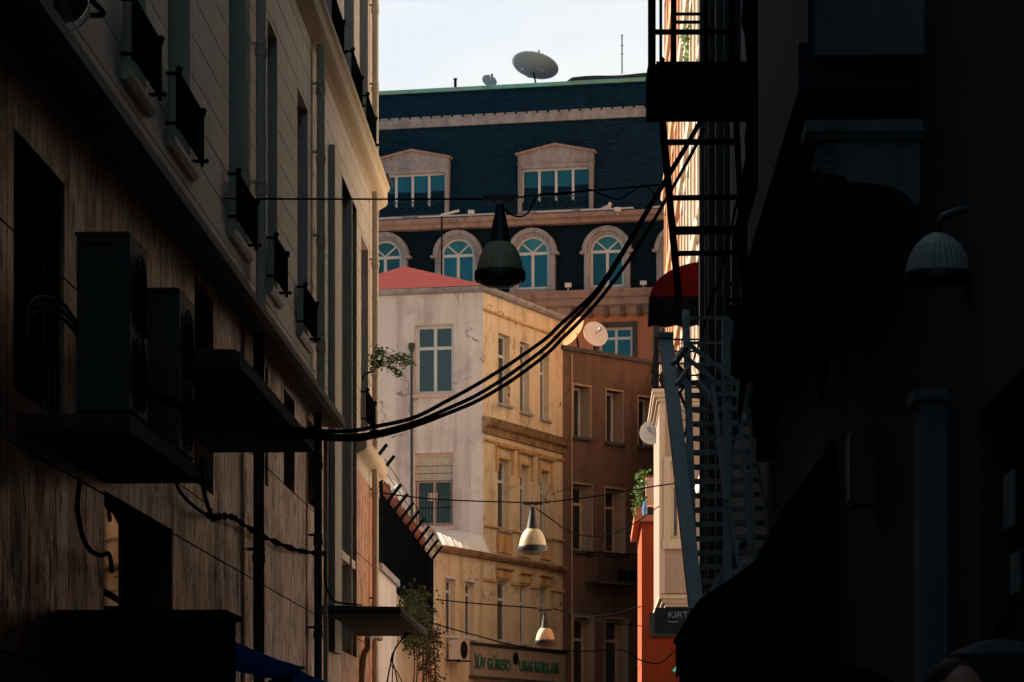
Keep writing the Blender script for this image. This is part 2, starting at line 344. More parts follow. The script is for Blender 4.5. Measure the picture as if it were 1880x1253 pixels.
def P(u, v, y): return Vector(((u - 940.0) / FOC * y, y, EYE + (HOR - v) / FOC * y))

class MB:
    def __init__(s): s.v = []; s.f = []; s.mi = []; s.m = 0
    def face(s, pts):
        b = len(s.v); s.v += [Vector(p) for p in pts]; s.f.append(tuple(range(b, b + len(pts)))); s.mi.append(s.m); return s
    def hexa(s, p):
        b = len(s.v); s.v += [Vector(q) for q in p]
        for q in ((0, 3, 2, 1), (4, 5, 6, 7), (0, 1, 5, 4), (1, 2, 6, 5), (2, 3, 7, 6), (3, 0, 4, 7)):
            s.f.append(tuple(b + i for i in q)); s.mi.append(s.m)
        return s
    def fbox(s, F, a0, a1, z0, z1, n0, n1):
        return s.hexa([F(a0, z0, n0), F(a1, z0, n0), F(a1, z0, n1), F(a0, z0, n1), F(a0, z1, n0), F(a1, z1, n0), F(a1, z1, n1), F(a0, z1, n1)])
    def box(s, x0, x1, y0, y1, z0, z1):
        return s.hexa([(x0, y0, z0), (x1, y0, z0), (x1, y1, z0), (x0, y1, z0), (x0, y0, z1), (x1, y0, z1), (x1, y1, z1), (x0, y1, z1)])
    def prism(s, front, back):
        """two matching outlines joined into a closed solid"""
        n = len(front); s.face(front); s.face(list(reversed(back)))
        for i in range(n):
            j = (i + 1) % n; s.face([front[i], back[i], back[j], front[j]])
        return s
    def profile(s, F, prof, a0, a1):
        return s.prism([F(a0, z, n) for n, z in prof], [F(a1, z, n) for n, z in prof])
    def beam(s, p, q, w, h=None):
        p, q = Vector(p), Vector(q); h = h or w; d = (q - p).normalized()
        up = Vector((0, 0, 1)) if abs(d.z) < .95 else Vector((0, 1, 0))
        x = d.cross(up).normalized(); y = x.cross(d).normalized()
        c = [(-w / 2, -h / 2), (w / 2, -h / 2), (w / 2, h / 2), (-w / 2, h / 2)]
        return s.hexa([p + x * i + y * j for i, j in c] + [q + x * i + y * j for i, j in c])
    def tube(s, pts, r, k=8, cap=True):
        pts = [Vector(p) for p in pts]; rs = r if isinstance(r, (list, tuple)) else [r] * len(pts); b = len(s.v); ref = None
        for i, p in enumerate(pts):
            d = (pts[min(i + 1, len(pts) - 1)] - pts[max(i - 1, 0)]).normalized()
            if ref is None: ref = d.orthogonal().normalized()
            ref = (ref - d * ref.dot(d)).normalized(); y = d.cross(ref)
            for j in range(k):
                t = 2 * math.pi * j / k; s.v.append(p + (ref * math.cos(t) + y * math.sin(t)) * rs[i])
        for i in range(len(pts) - 1):
            for j in range(k):
                s.f.append((b + i * k + j, b + i * k + (j + 1) % k, b + (i + 1) * k + (j + 1) % k, b + (i + 1) * k + j)); s.mi.append(s.m)
        if cap:
            s.f.append(tuple(b + j for j in range(k))); s.mi.append(s.m)
            e = b + (len(pts) - 1) * k; s.f.append(tuple(e + j for j in range(k))); s.mi.append(s.m)
        return s
    def lathe(s, prof, o, ax=(0, 0, 1), k=32):
        o = Vector(o); ax = Vector(ax).normalized(); x = ax.orthogonal().normalized(); y = ax.cross(x); b = len(s.v)
        for r, h in prof:
            for j in range(k):
                t = 2 * math.pi * j / k; s.v.append(o + ax * h + (x * math.cos(t) + y * math.sin(t)) * r)
        for i in range(len(prof) - 1):
            for j in range(k):
                s.f.append((b + i * k + j, b + i * k + (j + 1) % k, b + (i + 1) * k + (j + 1) % k, b + (i + 1) * k + j)); s.mi.append(s.m)
        return s
    def build(s, name, mat, root=None, part=None, smooth=False, weld=False):
        me = bpy.data.meshes.new(name); off = Vector(root.location) if root else Vector()
        me.from_pydata([v - off for v in s.v], [], s.f)
        for m in (mat if isinstance(mat, (list, tuple)) else [mat]): me.materials.append(M[m] if isinstance(m, str) else m)
        for p, i in zip(me.polygons, s.mi): p.material_index = i; p.use_smooth = smooth
        bm = bmesh.new(); bm.from_mesh(me)
        if weld: bmesh.ops.remove_doubles(bm, verts=bm.verts, dist=1e-5)
        bmesh.ops.recalc_face_normals(bm, faces=bm.faces); bm.to_mesh(me); bm.free()
        me.update(); o = bpy.data.objects.new(name, me); COL.objects.link(o)
        if part is not None: o.parent = part
        elif root is not None: o.parent = root
        if smooth and hasattr(me, 'set_sharp_from_angle'): me.set_sharp_from_angle(angle=R(40))
        return o

def tag(o, label=None, cat=None, group=None, kind=None):
    for k, v in (('label', label), ('category', cat), ('group', group), ('kind', kind)):
        if v: o[k] = v
    return o
def thing(name, loc, label, cat, group=None):
    o = bpy.data.objects.new(name, None); o.empty_display_size = .2; COL.objects.link(o); o.location = loc
    return tag(o, label, cat, group)
def copy_tree(o, parent=None):
    c = o.copy(); COL.objects.link(c); c.parent = parent
    for ch in list(o.children): copy_tree(ch, c)
    return c
def spline(pts, per=10):
    pts = [Vector(p) for p in pts]; out = []
    for i in range(len(pts) - 1):
        p0, p1, p2, p3 = pts[max(i - 1, 0)], pts[i], pts[i + 1], pts[min(i + 2, len(pts) - 1)]
        for k in range(per):
            t = k / per
            out.append(.5 * ((2 * p1) + (p2 - p0) * t + (2 * p0 - 5 * p1 + 4 * p2 - p3) * t * t + (3 * p1 - p0 - 3 * p2 + p3) * t ** 3))
    return out + [pts[-1]]
def wall(mb, F, a0, a1, z0, z1, holes=(), depth=.25, n=0.0, grooves=(), gw=.014, gd=.014):
    """a wall sheet with rectangular openings (with reveals) and horizontal grooves"""
    A = sorted({a0, a1, *[min(max(h[i], a0), a1) for h in holes for i in (0, 1)]})
    gs = [g for g in grooves if z0 + .05 < g < z1 - .05]
    Z = sorted({z0, z1, *[min(max(h[i], z0), z1) for h in holes for i in (2, 3)], *[g for g in gs], *[g + gw for g in gs]})
    for i in range(len(A) - 1):
        for j in range(len(Z) - 1):
            ca, cz = (A[i] + A[i + 1]) / 2, (Z[j] + Z[j + 1]) / 2
            if any(h[0] < ca < h[1] and h[2] < cz < h[3] for h in holes): continue
            k = n - gd if any(g < cz < g + gw for g in gs) else n
            mb.face([F(A[i], Z[j], k), F(A[i + 1], Z[j], k), F(A[i + 1], Z[j + 1], k), F(A[i], Z[j + 1], k)])
            if k != n:
                for zz in (Z[j], Z[j + 1]): mb.face([F(A[i], zz, n), F(A[i + 1], zz, n), F(A[i + 1], zz, k), F(A[i], zz, k)])
    for h in holes:
        q = [(h[0], h[2]), (h[1], h[2]), (h[1], h[3]), (h[0], h[3])]
        for i in range(4):
            (x0, y0), (x1, y1) = q[i], q[(i + 1) % 4]
            mb.face([F(x0, y0, n), F(x1, y1, n), F(x1, y1, n - depth), F(x0, y0, n - depth)])
    return mb
def rect(F, u0, v0, u1, v1, n=0.0):
    """opening rectangle (a0, a1, z0, z1) with its head at v0 (measured at u0) and foot at v1 (at u0)"""
    a0, zt = F.at(u0, v0, n); _, zb = F.at(u0, v1, n)
    return (a0, F.a(u1, n), zb, zt)
def window(F, root, h, depth, frame='pvc', pane='glass_dark', cols=1, transom=None, fw=.06, n=0.0, top_pane=None, part_name='window', cover=0.0):
    a0, a1, z0, z1 = h; b = MB(); k0, k1 = n - depth + .005, n - depth + .06
    b.fbox(F, a0, a0 + fw, z0, z1, k0, k1).fbox(F, a1 - fw, a1, z0, z1, k0, k1)
    b.fbox(F, a0 + fw, a1 - fw, z0, z0 + fw, k0, k1 - .003).fbox(F, a0 + fw, a1 - fw, z1 - fw, z1, k0, k1 - .003)
    zt = z1 - fw
    if transom:
        zt = z0 + (z1 - z0) * transom
        b.fbox(F, a0 + fw, a1 - fw, zt - fw / 2, zt + fw / 2, k0, k1 - .003)
    for i in range(1, cols):
        c = a0 + (a1 - a0) * i / cols
        b.fbox(F, c - fw / 2, c + fw / 2, z0 + fw, z1 - fw, k0, k1 - .006)
    w = b.build(part_name, frame, root)
    MB().fbox(F, a0 + .002, a1 - .002, z0 + .002, zt, k0 - .01, k0 + .02).build('pane', pane, root, w)
    if transom: MB().fbox(F, a0 + .002, a1 - .002, zt, z1 - .002, k0 - .01, k0 + .018).build('pane', top_pane or pane, root, w)
    return w
def font(txt, F, a, z, n, size, mat, parent, root, ext=.01, name='lettering', width=None):
    c = bpy.data.curves.new(name, 'FONT'); c.body = txt; c.size = size; c.extrude = ext; c.offset = size * .006; c.align_x = 'LEFT'
    o = bpy.data.objects.new(name, c); COL.objects.link(o); c.materials.append(M[mat])
    p = F(a, z, n) - Vector(root.location)
    m = Matrix((F.d, Vector((0, 0, 1)), F.n)).transposed().to_4x4(); m.translation = p
    bpy.context.view_layer.update()
    if width: m = m @ Matrix.Diagonal((width / max(o.dimensions.x, .01), 1, 1, 1))
    dg = bpy.context.evaluated_depsgraph_get(); dg.update()
    me = bpy.data.meshes.new_from_object(o.evaluated_get(dg)); bpy.data.objects.remove(o)
    me.transform(m); o = bpy.data.objects.new(name, me); COL.objects.link(o); o.parent = parent
    if not me.materials: me.materials.append(M[mat])
    return o

# ------------------------------------------------------------------ street frames
TH = 150.0 / FOC
SD = Vector((TH, 1, 0)).normalized(); SN = Vector((SD.y, -SD.x, 0))
WL, WR = 3.7, 1.7
L = Frame((-WL, 0), SD, SN)                       # wall on one side of the street
RW = Frame((WR, 0), SD, -SN)                      # wall on the other side
CROSS = lambda s: Frame(SD * s, SN, -SD)          # a plane across the street; a = offset from the axis
# ------------------------------------------------------------------ ground
g = MB().face([(-300, -120, 0), (300, -120, 0), (300, 400, 0), (-300, 400, 0)]).build('ground', 'paving'); tag(g, kind='structure')
rd = MB().face([L(-60, .004, .9), L(-60, .004, 4.3), L(84, .004, 4.3), L(84, .004, .9)]).build('street', 'asphalt'); tag(rd, kind='structure')
for nm, f in (('pavement', L), ('pavement', RW)):
    tag(MB().fbox(f, -60, 48 if f is RW else 51, 0, .12, 0.02, .85).build(nm, 'paving'), kind='structure')

# ================================================================== LEFT SIDE: cream apartment building
HT = 20.0; END = L.a(692)
ZL0, ZL1 = 6.29, 6.46           # ledge
ZC0, ZC1 = 11.31, 11.73         # upper cornice
bld = thing('apartment_building', L(25, 0, -3), 'cream rendered apartment building with travertine cladding below, iron window guards and a projecting cornice', 'building')
up_holes = [(L.a(u0), L.a(u1), 7.15, 10.18) for u0, u1 in ((225, 268), (308, 349), (420, 451), (491, 509), (546, 565), (663, 676))]
hi_holes = [(41.0, 42.7, 11.76, 14.8), (44.3, 46.1, 11.76, 14.8), (47.2, 48.97, 11.76, 14.8)]
strip = (L.a(616), L.a(655), 3.4, 10.4)
lo_holes = [(L.a(25), L.a(118), 4.05, 5.72), (L.a(357), L.a(392), 4.3, 6.2), (L.a(487), L.a(492), 4.85, 6.2), (L.a(521), L.a(541), 5.05, 6.2), (L.a(565), L.a(578), 5.1, 6.2)]
door = (L.a(191), L.a(316), .15, 3.74)
gr = [6.55 + .37 * i for i in range(40)]
b = MB(); wall(b, L, -30, END, ZL1 - .1, HT, up_holes + hi_holes + [strip], .24, grooves=gr)
b.face([L(END, ZL1 - .1, 0), L(END, ZL1 - .1, -9), L(END, HT, -9), L(END, HT, 0)])
b.face([L(-30, 0, 0), L(-30, 0, -9), L(-30, HT, -9), L(-30, HT, 0)])
b.face([L(-30, HT, 0), L(END, HT, 0), L(END, HT, -9), L(-30, HT, -9)])
b.face([L(-30, 0, -9), L(END, 0, -9), L(END, HT, -9), L(-30, HT, -9)])
b.build('upper_wall', 'cream', bld)
b = MB(); wall(b, L, -30, END, 0, ZL1 - .1, lo_holes + [door, strip], .28, n=.0)
b.face([L(END, 0, 0), L(END, 0, -9), L(END, ZL1 - .1, -9), L(END, ZL1 - .1, 0)])
b.build('clad_wall', 'travertine', bld)
aL = L.a(633, .31)
MB().profile(L, [(0, ZL0 + .03), (.24, ZL0), (.31, ZL0 + .03), (.31, ZL1 - .05), (.26, ZL1), (0, ZL1)], -30, aL).build('ledge', 'ledge', bld)
MB().profile(L, [(0, 6.6), (.12, 6.65), (.155, 6.70), (.155, 6.86), (.12, 6.90), (0, 6.92)], strip[1] + .03, END + .25).build('ledge', 'cornice', bld)
MB().profile(L, [(0, ZC0 - .12), (.05, ZC0 - .06), (.13, ZC0 - .02), (.17, ZC0 + .02), (.17, ZC0 + .22), (.21, ZC0 + .27), (.21, ZC0 + .33), (0, ZC0 + .37)], -30, END + .15).build('cornice', 'cornice', bld)
MB().fbox(L, END - .9, END + .18, ZC0 + .33, ZC0 + .35, 0, .26).build('cornice_flashing', 'tar', bld)

def guard(F, root, part, a0, a1, z0, z1, p=.1):
    """wrought-iron window guard: balusters, three rails, a row of rings, end returns with finials"""
    b = MB(); r = .011
    for z in (z0 + .03, z1 - .12, z1): b.beam(F(a0, z, p), F(a1, z, p), .03 if z == z1 else .02)
    k = int((a1 - a0) / .058)
    for i in range(k + 1):
        x = a0 + (a1 - a0) * i / k
        b.beam(F(x, z0, p), F(x, z1 - .12, p), .02)
        if i < k and i % 2:
            c = x + (a1 - a0) / k / 2
            ring = [F(c + .034 * math.cos(t), z1 - .06 + .046 * math.sin(t), p) for t in [2 * math.pi * q / 8 for q in range(9)]]
            b.tube(ring, .006, 4)
            ring = [F(c + .03 * math.cos(t), z0 + .11 + .05 * math.sin(t), p) for t in [2 * math.pi * q / 8 for q in range(9)]]
            b.tube(ring, .006, 4)
    for x in (a0, a1):
        b.beam(F(x, z0 - .02, p), F(x, z1 + .04, p), .032)
        for z in (z0 + .03, z1): b.beam(F(x, z, -.02), F(x, z, p + .03), .028)
        b.lathe([(0.0, -.03), (.028, -.012), (.034, 0), (.028, .02), (0, .035)], F(x, z1 + .03, p + .01), k=8)
        b.lathe([(0.0, -.03), (.024, 0), (0, .03)], F(x, z0 + .03, p + .04), k=8)
    return b.build('window_guard', 'iron', root, part)
for h in up_holes:
    w = window(L, bld, h, .24, frame='frame_buff', pane='glass_dark', cols=2, transom=.75, fw=.07)
    MB().profile(L, [(-.2, h[2] - .10), (.04, h[2] - .11), (.075, h[2] - .07), (.075, h[2] - .02), (.04, h[2]), (-.2, h[2] + .012)], h[0] - .06, h[1] + .10).build('sill', 'cream', bld, w)
    guard(L, bld, w, h[0] - .08, h[1] + .10, 7.2, 7.66, .10)
for h in hi_holes:
    w = window(L, bld, h, .24, frame='frame_buff', pane='glass_dark', cols=2, transom=.75, fw=.07)
    MB().fbox(L, h[0] - .06, h[1] + .06, h[2] - .05, h[2] + .012, -.2, .045).build('sill', 'cream', bld, w)
    guard(L, bld, w, h[0] - .1, h[1] - .12, 11.84, 12.28, .13)
# tall stair window with fins
b = MB(); a0, a1 = strip[0], strip[1]
b.fbox(L, a0 - 1.05, a0, 3.3, 10.39, .002, .085)
for u in (627, 645.5): x = L.a(u); b.fbox(L, x - .06, x, 3.4, 10.4, -.24, .01)
b.fbox(L, a0, a1, 4.78, 4.90, -.23, -.02)
sw = b.build('stair_window', 'cream', bld)
MB().fbox(L, a0 + .003, a1 - .003, 4.9, 10.397, -.238, -.2).build('pane', 'glass_dark', bld, sw)
MB().fbox(L, a0 + .003, a1 - .003, 3.403, 4.78, -.236, -.15).build('panel', 'cream', bld, sw)
# clerestory openings in the stone and the barred window
for i, h in enumerate(lo_holes):
    w = window(L, bld, h, .28, frame='black_steel', pane='void', cols=1 if i else 3, fw=.05)
    if i == 0:
        b = MB()
        for k in range(9):
            x = h[0] + (h[1] - h[0]) * (k + .5) / 9; b.beam(L(x, h[2], -.03), L(x, h[3], -.03), .018)
        for k in range(3):
            x0 = h[0] + (h[1] - h[0]) * k / 3; x1 = x0 + (h[1] - h[0]) / 3
            b.beam(L(x0, h[2] + .2, -.03), L(x1, h[3] - .15, -.03), .014); b.beam(L(x1, h[2] + .2, -.03), L(x0, h[3] - .15, -.03), .014)
        b.build('grille', 'iron', bld, w)
# drainpipes
def pipe(F, root, u, z0, z1, mat, r=.055, n=.1, collars=(), name='drainpipe'):
    a = F.a(u, n); b = MB().tube([F(a, z0, n), F(a, z1, n)], r, 14)
    for z in collars:
        b.lathe([(r, -.05), (r + .012, -.045), (r + .012, .045), (r, .05)], F(a, z, n), k=14)
        b.fbox(F, a - .015, a + .015, z + .08, z + .11, -.005, n)
        b.lathe([(r + .002, .07), (r + .009, .075), (r + .009, .115), (r + .002, .12)], F(a, z, n), k=14)
    return b.build(name, mat, root, smooth=True)
pipe(L, bld, 479, ZL1, HT, 'pipe_cream', .055, .1, (7.9, 9.4, 10.1, 12.6))
pipe(L, bld, 589, ZL1, ZC0 - .1, 'pipe_cream', .056, .1, (7.2, 8.6, 9.7, 10.6))
pipe(L, bld, 689, 6.95, ZC0 - .1, 'pipe_cream', .055, .09, (8.2, 10.0))
pipe(L, bld, 689, ZC1 - .06, HT, 'pipe_cream', .055, .09, (12.9, 14.2))
pipe(L, bld, 689, .1, 6.62, 'pipe_cream', .055, .09, (2.2, 4.4, 6.2))
pipe(L, bld, 475, .1, ZL0, 'pipe_dark', .06, .12, (2.2, 3.9, 5.6))
pipe(L, bld, 584, .1, ZL0, 'pipe_dark', .052, .12, (2.5, 3.4, 4.6, 5.6))
MB().tube([L(L.a(598, .09), .1, .09), L(L.a(598, .09), 6.2, .09)], .03, 10).build('conduit', 'pipe_cream', bld, smooth=True)
# slabs over the shops
b = MB().fbox(L, 19.2, 22.7, 3.80, 3.91, .003, .72); b.build('canopy', 'concrete', bld)
MB().profile(L, [(.003, 4.69), (1.01, 4.69), (1.01, 4.80), (.97, 4.82), (.003, 4.84)], 22.72, 28.8).build('canopy', 'concrete', bld)
MB().profile(L, [(.003, 3.76), (1.06, 3.76), (1.09, 3.80), (1.07, 3.86), (.003, 3.88)], 40.6, 47.1).build('canopy', 'concrete', bld)
# shop doorway with a splayed mirror-glass leaf
sf = window(L, bld, door, .9, frame='black_steel', pane='void', fw=.06, part_name='shop_entrance')
b = MB(); s0, s1 = L.a(191) + .02, L.a(191) + 1.75; ta = math.tan(R(3.35))
q = lambda s, z, o=0.0: L(s, z, -.015 - (s - s0) * ta + o)
b.hexa([q(s0, .2, -.02), q(s1, .2, -.02), q(s1, .2), q(s0, .2), q(s0, 3.7, -.02), q(s1, 3.7, -.02), q(s1, 3.7), q(s0, 3.7)])
leaf = b.build('mirror_leaf', 'mirror', bld)
b = MB()
for s in (s0 + .012, s0 + 1.28, s1 - .012): b.beam(q(s, .2, .003), q(s, 3.7, .003), .012)
for z in (2.75, 2.98, 3.66): b.beam(q(s0, z, .003), q(s1, z, .003), .012, .05)
b.build('leaf_frame', 'black_steel', bld, leaf)

# ---- air-conditioning units on the slab
def ac_unit(s0, s1, z0, z1, label):
    t = thing('air_conditioner', L((s0 + s1) / 2, z0, .5), label, 'air conditioner', 'outdoor units on the concrete slab')
    n0, n1 = .33, .68; e = .035
    b = MB().fbox(L, s0 + .02, s1, z0 + .05, z1, n0, n1 - .02)
    for n in (n0, n1 - .02 - e * 2.2): b.fbox(L, s0, s0 + .02, z0 + .05, z1, n, n + e * (1 if n == n0 else 2.2))
    b.fbox(L, s0, s0 + .02, z1 - .05, z1 - .001, n0 + e, n1 - .1).fbox(L, s0, s0 + .02, z0 + .05, z0 + .14, n0 + e, n1 - .1)
    b.build('casing', 'ac', t)
    MB().fbox(L, s0 - .02, s1 + .015, z1, z1 + .018, n0 - .01, n1).build('top_plate', 'ac', t)
    b = MB().fbox(L, s0, s1, z0 + .06, z1 - .002, n1 - .02, n1); fr = b.build('front_panel', 'ac', t)
    b = MB()
    for zc in (z0 + .33, z0 + .87):
        for r in (.06, .11, .16, .21, .25):
            b.tube([L((s0 + s1) / 2 + r * math.cos(x), zc + r * math.sin(x), n1 + .015) for x in [2 * math.pi * k / 20 for k in range(21)]], .006, 4)
        for k in range(6):
            x = math.pi * k / 6; b.tube([L((s0 + s1) / 2 + .26 * math.cos(x), zc + .26 * math.sin(x), n1 + .018), L((s0 + s1) / 2 - .26 * math.cos(x), zc - .26 * math.sin(x), n1 + .018)], .005, 4)
    b.build('fan_grille', 'grille', t, fr)
    b = MB()
    for s in (s0 + .12, s1 - .12): b.fbox(L, s - .03, s + .03, z0, z0 + .05, n0 - .02, n1)
    b.build('mount_foot', 'black_steel', t)
    b = MB().fbox(L, s0 + .3, s1 - .05, z0 + .62, z0 + .70, n1 + .001, n1 + .014).build('handle_recess', 'grille', t, fr)
    b = MB()
    for k in range(3):
        b.tube(spline([L(s0 + .05, z0 + .52 + .03 * k, n0 + .02), L(s0 - .3, z0 + .62 + .05 * k, n0 - .06), L(s0 - .75, z0 + .55 + .04 * k, n0 - .16), L(s0 - .6, z0 + .2 + .04 * k, n0 - .2), L(s0 + .1, z0 + .12, n0 - .2)], 8), .012, 6)
    b.build('hose', 'dark_teal', t, smooth=True)
ac_unit(19.48, 20.24, 3.912, 5.107, 'tall grey outdoor air conditioner with its hoses looping beside the barred window')
ac_unit(21.80, 22.60, 3.912, 5.12, 'tall grey outdoor air conditioner farther along the slab, at the slab\'s end')

# ---- globe lamp on the wall above the ledge
t = thing('wall_lamp', L(L.a(163), 7.0, 0), 'smoked glass globe lamp on a bracket fixed just above the ledge', 'lamp')
c = P(118, -2, 20.6)
MB().lathe([(.0, -.17), (.07, -.155), (.12, -.12), (.16, -.06), (.17, 0), (.16, .06), (.12, .12), (.07, .155), (0, .17)], c, k=24).build('globe', 'globe', t, smooth=True)
MB().tube(spline([L(L.a(166), EYE + 1395 / FOC * 21.9, 0), L(L.a(160), EYE + 1395 / FOC * 21.9 - .02, .12), c + Vector((.13, 0, .04))], 6), .02, 8).build('bracket', 'iron', t, smooth=True)
MB().tube([c + Vector((.17 * math.cos(x), .02, .17 * math.sin(x) - .05)) for x in [-math.pi * k / 16 for k in range(17)]], .007, 5).build('hoop', 'steel', t, smooth=True)

# ---- small tree growing from the far window guard
def leaves(b, centers, n, size, sx=1.0):
    for _ in range(n):
        c, r = random.choice(centers); d = Vector((random.gauss(0, .45), random.gauss(0, .45), random.gauss(0, .38))) * r
        p = Vector(c) + d; x = Vector((random.uniform(-1, 1), random.uniform(-1, 1), random.uniform(-.6, .6))).normalized(); y = x.orthogonal().normalized()
        y = (Matrix.Rotation(random.uniform(0, 6.3), 3, x) @ y); s = size * random.uniform(.6, 1.3)
        b.face([p, p + x * s * .5 + y * s * .32, p + x * s, p + x * s * .5 - y * s * .32])
    return b
Y0 = 48.6
t = thing('small_tree', P(667, 700, Y0), 'small green tree sprouting sideways from an iron window guard on the cream wall', 'tree')
b = MB()
b.tube(spline([P(667, 700, Y0), P(668, 690, Y0), P(678, 684, Y0), P(686, 682, Y0), P(692, 670, Y0), P(705, 664, Y0)], 5), [.022 - .0006 * i for i in range(26)], 7)
for e in ((740, 655), (745, 668), (730, 680), (715, 648), (695, 650), (748, 660)):
    b.tube(spline([P(690, 675, Y0), P((690 + e[0]) / 2, (675 + e[1]) / 2 - 4, Y0 + random.uniform(-.15, .15)), P(e[0], e[1], Y0 + random.uniform(-.2, .2))], 5), .007, 5)
b.build('trunk', 'bark', t, smooth=True)
cs = [(P(u, v, Y0 + random.uniform(-.2, .2)), r) for u, v, r in ((690, 655, .16), (700, 650, .16), (712, 655, .15), (722, 660, .14), (735, 658, .10), (747, 656, .08), (752, 666, .06), (716, 672, .13), (727, 682, .10), (733, 688, .06), (703, 668, .14), (688, 668, .12), (742, 668, .08), (697, 644, .07))]
leaves(MB(), cs, 620, .055).build('crown', 'leaf', t)

# ---- shop kiosk sign box and blue tarpaulins
t = thing('sign_box', L(20.9, 0, .7), 'black box sign of a kiosk standing out from the travertine wall below the grey units', 'sign')
MB().fbox(L, 20.5, 21.4, .2, 2.68, .012, 1.14).build('box', 'sign_black', t)
MB().fbox(L, 20.49, 21.45, 2.68, 2.72, .012, 1.18).build('lid', 'black_steel', t)
F = CROSS(20.49)
for s, u, v in (('EFE', 308, 1174), ('BÜFE', 304, 1199)):
    a, z = F.at(u, v); font(s, F, a, z, .004, .10, 'letter_dim', t, t, .003)
for i, (s0, s1, lab) in enumerate(((21.6, 27.2, 'blue tarpaulin stretched just behind the black kiosk sign'), (26.6, 32.5, 'blue tarpaulin continuing past the first one towards the drainpipe'))):
    b = MB(); k = 12; o = .035 * i
    for j in range(k):
        x0, x1 = s0 + (s1 - s0) * j / k, s0 + (s1 - s0) * (j + 1) / k; w = lambda x: .003 * math.sin(x * 4) - .02 * math.sin(math.pi * (x - s0) / (s1 - s0))
        for th in (0, .006):
            b.face([L(x0, 2.555 - o + w(x0) + th, 1.09 - o), L(x1, 2.555 - o + w(x1) + th, 1.09 - o), L(x1, 2.45 - o + w(x1) + th, .80), L(x0, 2.45 - o + w(x0) + th, .80)])
    t = thing('tarpaulin', L(s0, 0, 1.0), lab, 'tarpaulin', 'blue tarpaulins along the travertine wall'); b.build('sheet', 'blue', t)
    for x in (s0 + .1, s1 - .1): MB().tube([L(x, 0, .95), L(x, 2.48 - o, .95)], .018, 6).build('pole', 'black_steel', t)

# ---- cables on the travertine wall
def cable(pts, r, label, name='cable', cat='cable', per=10, rib=0.0, k=8, mat='rubber', group=None):
    p = spline(pts, per)
    rs = [r * (1 + (rib if i % 2 else -rib)) for i in range(len(p))] if rib else r
    o = MB().tube(p, rs, k).build(name, mat, smooth=not rib); tag(o, label, cat, group); return o
def onwall(lst, n=.09): return [L(*L.at(u, v, n), n) for u, v in lst]
tw = [(322, 885), (332, 905), (350, 925), (378, 945), (396, 950), (408, 948), (428, 950), (440, 958), (470, 978), (505, 995), (545, 1010), (580, 1016), (598, 1016)]
cable(onwall(tw, .10), .016, 'thick black cable sagging across the travertine wall to the dark drainpipe')
p = spline(onwall(tw[3:], .10), 9); b = MB()
for ph in (0, math.pi):
    b.tube([q + Vector((0, .02 * math.cos(i * .55 + ph), .028 * math.sin(i * .55 + ph))) for i, q in enumerate(p)], .010, 6)
tag(b.build('twisted_cable', 'rubber', smooth=True), 'pair of black wires twisted round the sagging wall cable', 'cable')
cable(onwall([(371, 842), (370, 870), (373, 895), (380, 925), (390, 950), (391, 958)], .16), .02, 'black cable hanging down from the upper slab onto the travertine wall')
cable(onwall([(598, 1016), (596, 1050), (600, 1080), (612, 1102), (630, 1108), (662, 1111)], .12), .014, 'black cable dropping beside the tall stair window onto the lower canopy')
cable(onwall([(300, 880), (330, 890), (372, 920), (392, 938)], .02), .005, 'thin wire slanting under the slab on the travertine wall')
cable(onwall([(147, 880), (142, 930), (150, 980), (165, 1010), (185, 1020), (200, 1018), (206, 1050)], .12), .018, 'black cable looping beside the mirrored shop entrance')

# ================================================================== RIGHT SIDE: dark building
REND = 48.2; RH = 17.0
dk = thing('dark_building', RW(20, 0, -3), 'dark building with a carved balcony bracket, shutters and tall pipes', 'building')
rh = [(RW.a(u0), RW.a(u1), z0, z1) for u0, u1, z0, z1 in ((1800, 1680, 6.2, 8.6), (1640, 1580, 6.2, 8.6), (1500, 1462, 5.6, 8.2), (1420, 1396, 5.6, 8.2), (1360, 1344, 5.6, 8.2), (1325, 1314, 5.6, 8.2),
      (1500, 1462, 9.6, 12.4), (1420, 1396, 9.6, 12.4), (1360, 1344, 9.6, 12.4))]
shop = (RW.a(1880), RW.a(1800), .15, 3.2)
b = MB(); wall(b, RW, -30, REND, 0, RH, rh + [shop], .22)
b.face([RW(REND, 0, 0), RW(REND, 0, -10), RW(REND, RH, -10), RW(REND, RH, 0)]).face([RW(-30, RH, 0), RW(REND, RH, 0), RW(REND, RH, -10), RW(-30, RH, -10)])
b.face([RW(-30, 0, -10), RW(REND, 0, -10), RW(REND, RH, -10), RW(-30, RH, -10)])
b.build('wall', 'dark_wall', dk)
for h in rh: window(RW, dk, h, .22, frame='dark_teal', pane='void', cols=2, transom=.7, fw=.07)
window(RW, dk, shop, .22, frame='dark_teal', pane='void', cols=2, fw=.07, part_name='shop_front')
for u, z0, z1, r in ((1290, .1, RH, .05), (1298, .1, RH, .035), (1306, .1, RH, .05), (1322, .1, RH, .06), (1334, .1, RH, .04)):
    pipe(RW, dk, u, z0, z1, 'pipe_dark', r, r + .03, (3.5, 7.5, 11.5))
b = MB()
for z in (5.1,): b.profile(RW, [(0, z), (.12, z + .04), (.18, z + .12), (.18, z + .22), (0, z + .25)], 21.5, 30)
b.build('string_course', 'dark_wall', dk)
